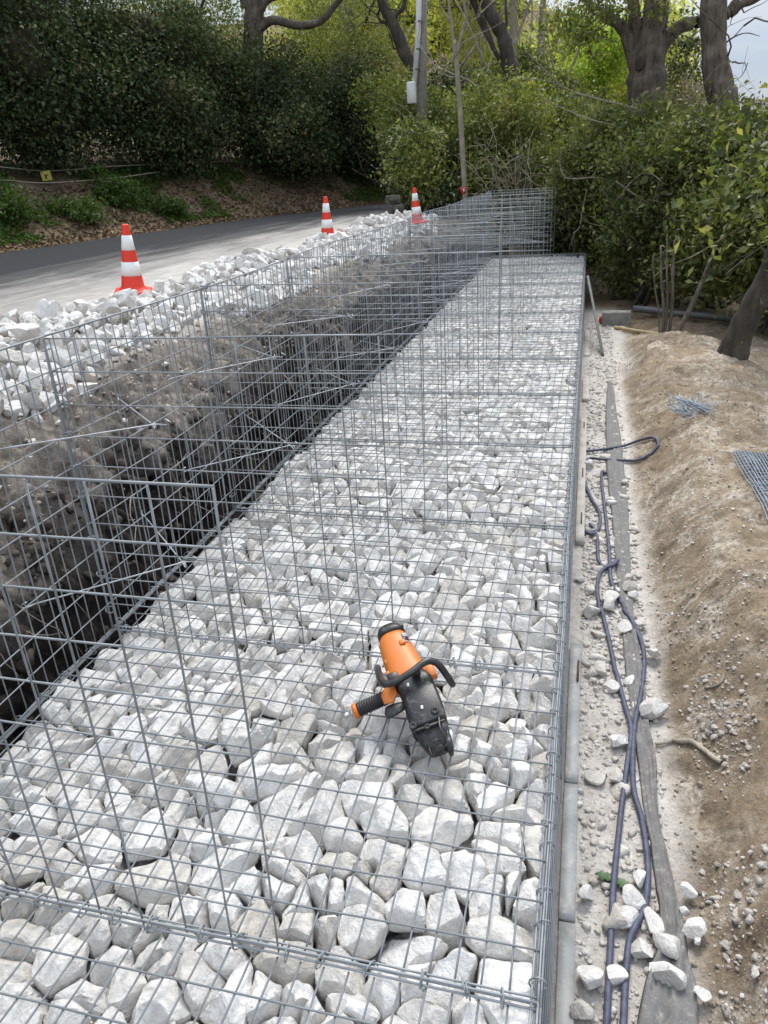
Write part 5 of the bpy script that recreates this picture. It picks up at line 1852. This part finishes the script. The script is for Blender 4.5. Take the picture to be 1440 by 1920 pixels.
SH = [
    ('variegated_shrub', 'pale flecked shrub behind the farthest cone and the grey blocks', (795, 400, 15.2), [blob(790, 340, 15.2, 46, 42), blob(770, 300, 15.4, 34, 36), blob(835, 370, 14.8, 45, 34), blob(815, 290, 15.6, 48, 34)], 9500, 0.085, 'leaf_pale', 0.62),
    ('olive_shrub', 'olive green shrub around the foot of the utility pole', (770, 380, 16.8), [blob(770, 240, 16.6, 48, 58), blob(820, 230, 16.8, 50, 50), blob(850, 300, 16.2, 55, 60), blob(755, 300, 16.4, 26, 60), blob(725, 190, 18.5, 40, 40), blob(790, 285, 14.45, 34, 44, 0.3), blob(785, 335, 14.3, 38, 40, 0.3)], 21000, 0.08, 'leaf_olive', 0.70),
    ('olive_shrub', 'olive green shrub with bare twigs behind the upright end panel', (930, 380, 15.6), [blob(905, 260, 15.8, 52, 62), blob(960, 250, 15.6, 55, 60), blob(940, 330, 15.0, 80, 45), blob(1010, 260, 15.2, 46, 62), blob(1020, 340, 14.6, 45, 50)], 24000, 0.08, 'leaf_olive', 0.70),
    ('dark_shrub', 'dark green shrub below the slender pale trunks', (1000, 330, 20), [blob(990, 150, 20.5, 40, 42), blob(1035, 190, 20, 50, 46), blob(940, 195, 20, 42, 34), blob(1085, 230, 18, 55, 45)], 13000, 0.10, 'leaf_mid', 0.70),
    ('broadleaf_shrub', 'broad leaved shrub right of the upright end panel, overhanging the wall end', (1110, 480, 12.9), [blob(1095, 320, 13.0, 44, 50), blob(1130, 290, 13.2, 55, 60), blob(1085, 400, 13.2, 42, 60), blob(1140, 380, 13.2, 55, 70), blob(1105, 450, 13.4, 50, 45), blob(1150, 250, 14, 55, 40)], 30000, 0.070, 'leaf_mid', 0.66),
    ('broadleaf_shrub', 'broad leaved shrub below the massive hollow trunk', (1230, 560, 11.0), [blob(1215, 330, 11.6, 65, 70), blob(1240, 270, 12.4, 60, 50), blob(1200, 440, 11.2, 60, 55), blob(1270, 420, 11.0, 60, 70), blob(1210, 520, 11.6, 55, 36), blob(1290, 300, 11.6, 50, 60)], 30000, 0.070, 'leaf_mid', 0.66),
    ('broadleaf_shrub', 'broad leaved shrub below the rough trunk in front of the sky', (1350, 560, 10.4), [blob(1340, 300, 11.0, 60, 62), blob(1400, 300, 10.6, 58, 70), blob(1345, 420, 10.2, 62, 70), blob(1400, 430, 9.6, 60, 70), blob(1330, 510, 10.2, 55, 36), blob(1450, 330, 10.2, 60, 80)], 30000, 0.074, 'leaf_mid', 0.62),
    ('broadleaf_shrub', 'broad leaved shrub cut by the right edge of the frame over the leaning trunk', (1480, 600, 8.8), [blob(1450, 470, 8.8, 60, 60), blob(1490, 400, 8.8, 80, 100), blob(1420, 530, 9.2, 40, 34), blob(1520, 540, 8.6, 60, 70)], 10500, 0.095, 'leaf_mid', 0.6),
    ('dark_shrub', 'dark green shrub far behind the strip, left of the leaning trunk', (1180, 560, 13.6), [blob(1180, 510, 14.2, 70, 60), blob(1280, 520, 14.2, 80, 55), blob(1390, 530, 13.6, 80, 60), blob(1120, 530, 14.0, 40, 50)], 14000, 0.10, 'leaf_ivy', 0.75),
    ('dark_shrub', 'low shrub added as a dark backdrop directly behind the upright end panel', (985, 470, 13.6), [blob(985, 430, 13.5, 75, 42), blob(930, 420, 13.9, 45, 40), blob(1050, 430, 13.4, 45, 50)], 9000, 0.085, 'leaf_ivy', 1.1),  # added to darken the area behind the end panel
    ('flowering_shrub', 'pinkish dry looking shrub between the two big trunks', (1300, 330, 17), [blob(1290, 200, 17, 34, 30), blob(1310, 225, 16.5, 34, 30), blob(1395, 245, 17, 22, 26)], 3600, 0.075, 'leaf_pink', 0),
]
M['leaf_pink'] = mat_leaf('pinkish_leaf', [(0, (0.10, 0.085, 0.05)), (0.5, (0.24, 0.19, 0.14)), (0.8, (0.38, 0.28, 0.23)), (1, (0.16, 0.19, 0.06))], 0.7, 0.25)
for i, (nm, lab, (bx, by, bd), blobs, n, L, mt, k) in enumerate(SH):
    b0 = Tz(ony(bx, by, bd))
    shrub(nm, b0, blobs, n, L, mt, lab, 'shrub', 600 + i * 7, 'shrubs behind the wall end', 0.17, k * 0.62, 7, max(0.8, float(blobs[0][0][2] - b0[2] + 0.3)), 0.5, 0.48, sprays=4)
    tw = MB()
    rs = np.random.default_rng(990 + i)
    for _ in range(26):
        c_, r_ = blobs[rs.integers(len(blobs))]
        u_ = rs.normal(size=3)
        u_[1] = -abs(u_[1])
        u_ /= np.linalg.norm(u_)
        P = wander(rs, np.array(c_) + u_ * np.array(r_) * 0.7, u_ + rs.normal(size=3) * 0.6 + np.array([0, 0, .5]), 9, rs.uniform(.04, .10), 0.22)
        tw.tube(P, np.linspace(0.008, 0.0022, 10) * rs.uniform(.6, 1.3), 4)
    tw.build('twigs', M['twig'], bpy.data.objects[last_shrub], smooth=True)

# multi-stemmed bare bush behind the end panel
root = empty('bare_bush', Tz(ony(975, 380, 13.6)), 'leafless twiggy bush just behind the upright end panel', 'bush')
mb = MB()
rng = np.random.default_rng(701)
base = np.array(root.location)
for i in range(15):
    d = np.array([rng.normal() * 0.55, rng.normal() * 0.3, 1.0])
    P = wander(rng, base + np.array([rng.normal() * .15, rng.normal() * .1, 0]), d, 10, 0.16, 0.16)
    mb.tube(P, np.linspace(0.017, 0.005, 11), 5)
    for j in range(7):
        q = rng.integers(3, 11)
        Q = wander(rng, P[q], d * 0.4 + rng.normal(size=3) * 0.8, 7, 0.09, 0.25)
        mb.tube(Q, np.linspace(0.007, 0.002, 8), 4)
mb.build('stems', M['twig'], root, smooth=True)

# clump of stems on the mound edge, and the thick leaning trunk
root = empty('coppice', Tz(on_ground(1258, 628)), 'clump of thin upright stems at the far end of the earth mound', 'bush')
mb = MB()
D0 = float(root.location[1])
for (x0, y0), (x1, y1), r in [((1243, 618), (1240, 520), 0.020), ((1254, 622), (1262, 510), 0.024), ((1262, 634), (1320, 520), 0.036), ((1248, 616), (1250, 500), 0.016), ((1238, 614), (1228, 540), 0.012)]:
    a = ony(x0, y0, D0)
    a[2] = min(a[2], gz(a[0], a[1])) - 0.03
    P = spline([a, (a + ony(x1, y1, D0 + .1)) / 2 + np.array([0.02, 0, 0]), ony(x1, y1, D0 + .1), ony(x1 + (x1 - x0) * .4, y1 - 60, D0 + .2)], 5)
    mb.tube(P, np.linspace(r, r * 0.6, len(P)), 8)
mb.build('stems', M['bark'], root, smooth=True)
q = on_ground(1372, 664)
D0 = float(q[1])
tree('leaning_trunk_tree', 'thick brown trunk leaning right beside the earth mound', tuple(q), [q - np.array([0, 0, .08]), ony(1385, 630, D0), ony(1412, 575, D0), ony(1445, 510, D0), ony(1480, 420, D0), ony(1520, 300, D0)], [0.16, 0.125, 0.115, 0.105, 0.10, 0.09],
     [([ony(1372, 640, D0), ony(1350, 668, D0), ony(1340, 680, D0)], 0.06, 0.02)], [(ony(1540, 330, D0), (0.8, 0.8, .6))], 1500, 0.09, 'leaf_mid', 711, 'bark_dark')

# arching bare branches caught in the shrubs
ARCH = [
    ('long pale bare shoot crossing left of the massive trunk', [(985, 95), (1010, 120), (1060, 165), (1120, 185), (1180, 200), (1212, 210)], 12.6, 0.016),
    ('lower pale bare shoot below the long one, left of the massive trunk', [(1015, 185), (1060, 205), (1110, 225), (1160, 236), (1180, 238)], 12.4, 0.013),
    ('looping bare branch above the end of the filled wall', [(1052, 285), (1050, 310), (1060, 332), (1085, 335), (1120, 333), (1160, 345), (1200, 362)], 12.2, 0.014),
    ('arched grey branch in the broad leaved shrub', [(1160, 372), (1180, 345), (1205, 325), (1225, 328), (1245, 345)], 10.8, 0.012),
    ('brown bent branch sloping down through the broad leaved shrub', [(1155, 340), (1190, 365), (1230, 390), (1262, 400)], 10.7, 0.016),
    ('grey hooked branch hanging over the wall end', [(1100, 355), (1092, 395), (1087, 425), (1075, 438)], 12.0, 0.013),
    ('thin straight shoot crossing the shrub low at the right edge', [(1225, 520), (1250, 500), (1300, 480), (1350, 450), (1400, 420), (1450, 390)], 8.6, 0.008),
    ('thin bare shoot rising to the right edge above the leaning trunk', [(1360, 515), (1390, 490), (1420, 468), (1460, 445)], 8.2, 0.007),
    ('thin bare shoots against the sky beside the rough trunk', [(1340, 195), (1370, 160), (1392, 140), (1402, 118)], 11.4, 0.006),
    ('curved grey shoot at the foot of the massive trunk', [(1258, 345), (1280, 332), (1310, 330)], 10.6, 0.009),
]
for i, (lab, px, D, r) in enumerate(ARCH):
    mb = MB()
    P = spline([ony(x, y, D + 0.15 * math.sin(j)) for j, (x, y) in enumerate(px)], 6)
    mb.tube(P, np.linspace(r * 0.55, r, len(P)), 6)
    rg = np.random.default_rng(800 + i)
    for j in range(4):
        q = P[rg.integers(2, len(P))]
        mb.tube(wander(rg, q, rg.normal(size=3), 5, 0.07, 0.25), np.linspace(r * 0.4, 0.002, 6), 4)
    o = mb.build('bare_branch', M['twig'], smooth=True, origin=tuple(P[0]))
    tag(o, lab, 'branch', 'bare branches in the shrubs')

# ---- bank plants, litter, rope
mb_tones = []
rng = np.random.default_rng(901)


def flat_leaves(n, name, label, mat, L, seed, region, lift=0.01, cat='leaves'):
    r_ = np.random.default_rng(seed)
    xs, ys = region(r_, n)
    z = zground(xs, ys) + lift + 0.02 * r_.uniform(size=n)
    c = np.stack([xs, ys, z], -1)
    ax = r_.normal(size=(n, 3))
    ax[:, 2] *= 0.4
    ax /= np.linalg.norm(ax, axis=1)[:, None]
    nr = r_.normal(size=(n, 3)) * 0.5 + np.array([0, 0, 1])
    sd = np.cross(ax, nr)
    sd /= np.linalg.norm(sd, axis=1)[:, None]
    ll = (L * r_.uniform(.6, 1.4, n))[:, None]
    V = np.stack([c - ax * ll / 2, c + sd * ll * .3 + [0, 0, .01], c + ax * ll / 2, c - sd * ll * .3 + [0, 0, .01]], 1).reshape(-1, 3)
    b = np.arange(n) * 4
    T = np.concatenate([np.stack([b, b + 1, b + 2], -1), np.stack([b, b + 2, b + 3], -1)], 1).reshape(-1, 3)
    o = mesh_obj(name, V, [T], mat, tone=[('tone', 'FACE', np.repeat(r_.uniform(size=n), 2))])
    return tag(o, label, cat, kind='stuff')


def bank_region(r_, n, t0=-0.15, t1=3.0, y0=4, y1=22, pw=1.0):
    ys = r_.uniform(y0, y1, n)
    t = t0 + (t1 - t0) * r_.uniform(size=n) ** pw
    return x_left(ys) - t, ys


flat_leaves(16000, 'leaf_litter', 'brown dead leaves covering the foot of the far bank', M['leaf_dry'], 0.075, 902, lambda r_, n: bank_region(r_, n, -0.12, 2.2, 4, 22, 1.4), cat='dead leaves')


def grass_region(r_, n):
    xs, ys = bank_region(r_, n * 3, 0.5, 2.6, 9, 22.5)
    keep = fbm(xs, ys, 0.9, 3, 55) > 0.0
    xs, ys = xs[keep], ys[keep]
    idx = r_.integers(0, len(xs), n)
    return xs[idx] + r_.normal(size=n) * .05, ys[idx] + r_.normal(size=n) * .05


flat_leaves(15000, 'ground_cover', 'low green ground cover in patches on the far bank', M['leaf_weed'], 0.07, 903, grass_region, 0.03, cat='ground cover')
for i, (px, py, D, rx, ry, lab) in enumerate([(15, 392, 9.3, 48, 32, 'green weed clump on the bank at the left edge, left of the yellow tag'), (140, 400, 10.2, 52, 24, 'green weed clump on the bank below and right of the yellow tag'), (215, 365, 11.1, 40, 34, 'leafy green weed clump on the bank directly above the nearest cone'), (310, 390, 12.2, 28, 16, 'small green weed clump on the bank right of the nearest cone')]):
    c = ony(px, py, D)
    # slide along the ray to the bank surface
    for Dq in np.arange(7.0, 20, 0.05):
        c = ony(px, py + ry * 0.6, Dq)
        if c[2] < zg(c[0], c[1]): break
    s = np.linalg.norm(c - CAM) / F_PX
    root = empty('weed_clump', (c[0], c[1], zg(c[0], c[1])), lab, 'weeds', 'weed clumps on the far bank')
    bl = [((c[0], c[1], c[2] + ry * s * 0.7), (rx * s, 0.4, ry * s * 0.9)), ((c[0] - rx * s * .5, c[1] + .1, c[2] + ry * s * 0.4), (rx * s * .6, 0.4, ry * s * .6)), ((c[0] + rx * s * .5, c[1], c[2] + ry * s * 0.5), (rx * s * .6, 0.4, ry * s * .7))]
    leaves('foliage', bl, 2600, 0.07, M['leaf_weed'], root, 910 + i, 0.10, shell=0.1, up=0.5)
    stems('stems', tuple(c), 5, ry * s * 1.6, 0.5, root, 920 + i, 'twig', 0.006, 1)


def bank_hit(px, py, out=0.12):
    for Dq in np.arange(6.5, 24, 0.03):
        c = ony(px, py, Dq)
        if c[2] < zg(c[0], c[1]) + out: return c
    return c


rope = [ony(-60, 308, 9.6), ony(0, 313, 10.0), ony(75, 320, 10.6), ony(140, 318, 11.2), ony(210, 312, 11.9), ony(300, 308, 12.8), ony(430, 302, 14.4)]
for zoff, lab, yy in ((0, 'upper sagging rope along the far bank, carrying the yellow tag', 0), (1, 'lower sagging rope along the far bank, below the yellow tag', 22)):
    pts = []
    for q in ([(-60, 308), (0, 313), (75, 320), (140, 318), (210, 312), (300, 308), (430, 302)] if not zoff else [(-40, 336), (10, 338), (75, 343), (140, 340), (230, 332), (300, 322)]):
        pts.append(bank_hit(q[0], q[1], 0.26))
    P = spline(pts, 6)
    mb = MB()
    mb.tube(P, 0.011, 6)
    o = mb.build('barrier_rope', M['bark_pale'], smooth=True, origin=tuple(P[0]))
    tag(o, lab, 'rope', 'ropes along the far bank')
q = bank_hit(85, 322, 0.27)
fr = CAM - q
fr[2] = 0
fr /= np.linalg.norm(fr)
rt = np.cross([0, 0, 1.0], fr)
s = np.linalg.norm(q - CAM) / F_PX
R = np.stack([rt, fr, np.array([0, 0, 1.0])], 1)
root = empty('yellow_tag', tuple(q + fr * 0.05), 'small square yellow tag hanging from the upper rope', 'tag')
ctr = q + fr * 0.06 - np.array([0, 0, 6 * s])
rr_ = 0.10
R2 = R @ np.array([[math.cos(rr_), 0, -math.sin(rr_)], [0, 1, 0], [math.sin(rr_), 0, math.cos(rr_)]])
mb = MB()
mb.box(ctr, (15 * s, 0.006, 14 * s), R2, 0.002)
mb.build('plate', M['yellow_tag'], root)
mb = MB()
mb.box(ctr + fr * 0.0045 + R2[:, 0] * (-1 * s) + R2[:, 2] * (-1 * s), (2.2 * s, 0.004, 6 * s), R2)
mb.box(ctr + fr * 0.0045 + R2[:, 0] * (2 * s) + R2[:, 2] * (1 * s), (3 * s, 0.004, 1.6 * s), R2)
mb.build('tag_mark', M['black_ink'], root)

# ------------------------------------------------------------------ distant hill and building
hx = np.linspace(-60, 420, 70)
hy = np.linspace(250, 520, 30)
HX, HY = np.meshgrid(hx, hy)
top = ony(1415, 226, 330)
HZ = -12 + (top[2] + 12 - 1.5) * np.exp(-((HY - 330) / 70.0) ** 2) * smooth(10, 66, HX) * (0.96 + 0.25 * fbm(HX, HY, 0.02, 3, 201)) + 1.6 * fbm(HX, HY, 0.12, 3, 202)
nn, mm = HX.shape
ii = (np.arange(nn - 1)[:, None] * mm + np.arange(mm - 1)[None, :]).ravel()
o = mesh_obj('hills', np.stack([HX, HY, HZ], -1).reshape(-1, 3), [np.stack([ii, ii + 1, ii + mm + 1, ii + mm], -1)], M['hill'], smooth=True)
tag(o, 'distant wooded hill below the sky at the right edge', 'hill', kind='structure')
c = ony(1424, 196, 322)
root = empty('distant_building', (c[0], c[1], c[2] - 3), 'long white building on top of the distant hill', 'building')
s = np.linalg.norm(c - CAM) / F_PX
mb = MB()
mb.box((c[0], c[1], c[2] - 1.5), (46 * s, 8, 9 * s + 3))
mb.build('walls', M['white_paint'], root)
mb = MB()
mb.loft([np.array([(c[0] - 24 * s, c[1] - 5, c[2] + 4 * s), (c[0] + 24 * s, c[1] - 5, c[2] + 4 * s), (c[0] + 24 * s, c[1] + 5, c[2] + 4 * s), (c[0] - 24 * s, c[1] + 5, c[2] + 4 * s)]),
         np.array([(c[0] - 20 * s, c[1] - .2, c[2] + 7 * s), (c[0] + 20 * s, c[1] - .2, c[2] + 7 * s), (c[0] + 20 * s, c[1] + .2, c[2] + 7 * s), (c[0] - 20 * s, c[1] + .2, c[2] + 7 * s)])])
mb.build('roof', M['roof'], root)
for i in range(6):
    mb = MB()
    mb.box((c[0] + (-19 + i * 7.5) * s, c[1] - 4.03, c[2]), (2.6 * s, 0.1, 3.4 * s))
    mb.build('window', M['glass'], root)
print('scene built', len(bpy.data.objects))
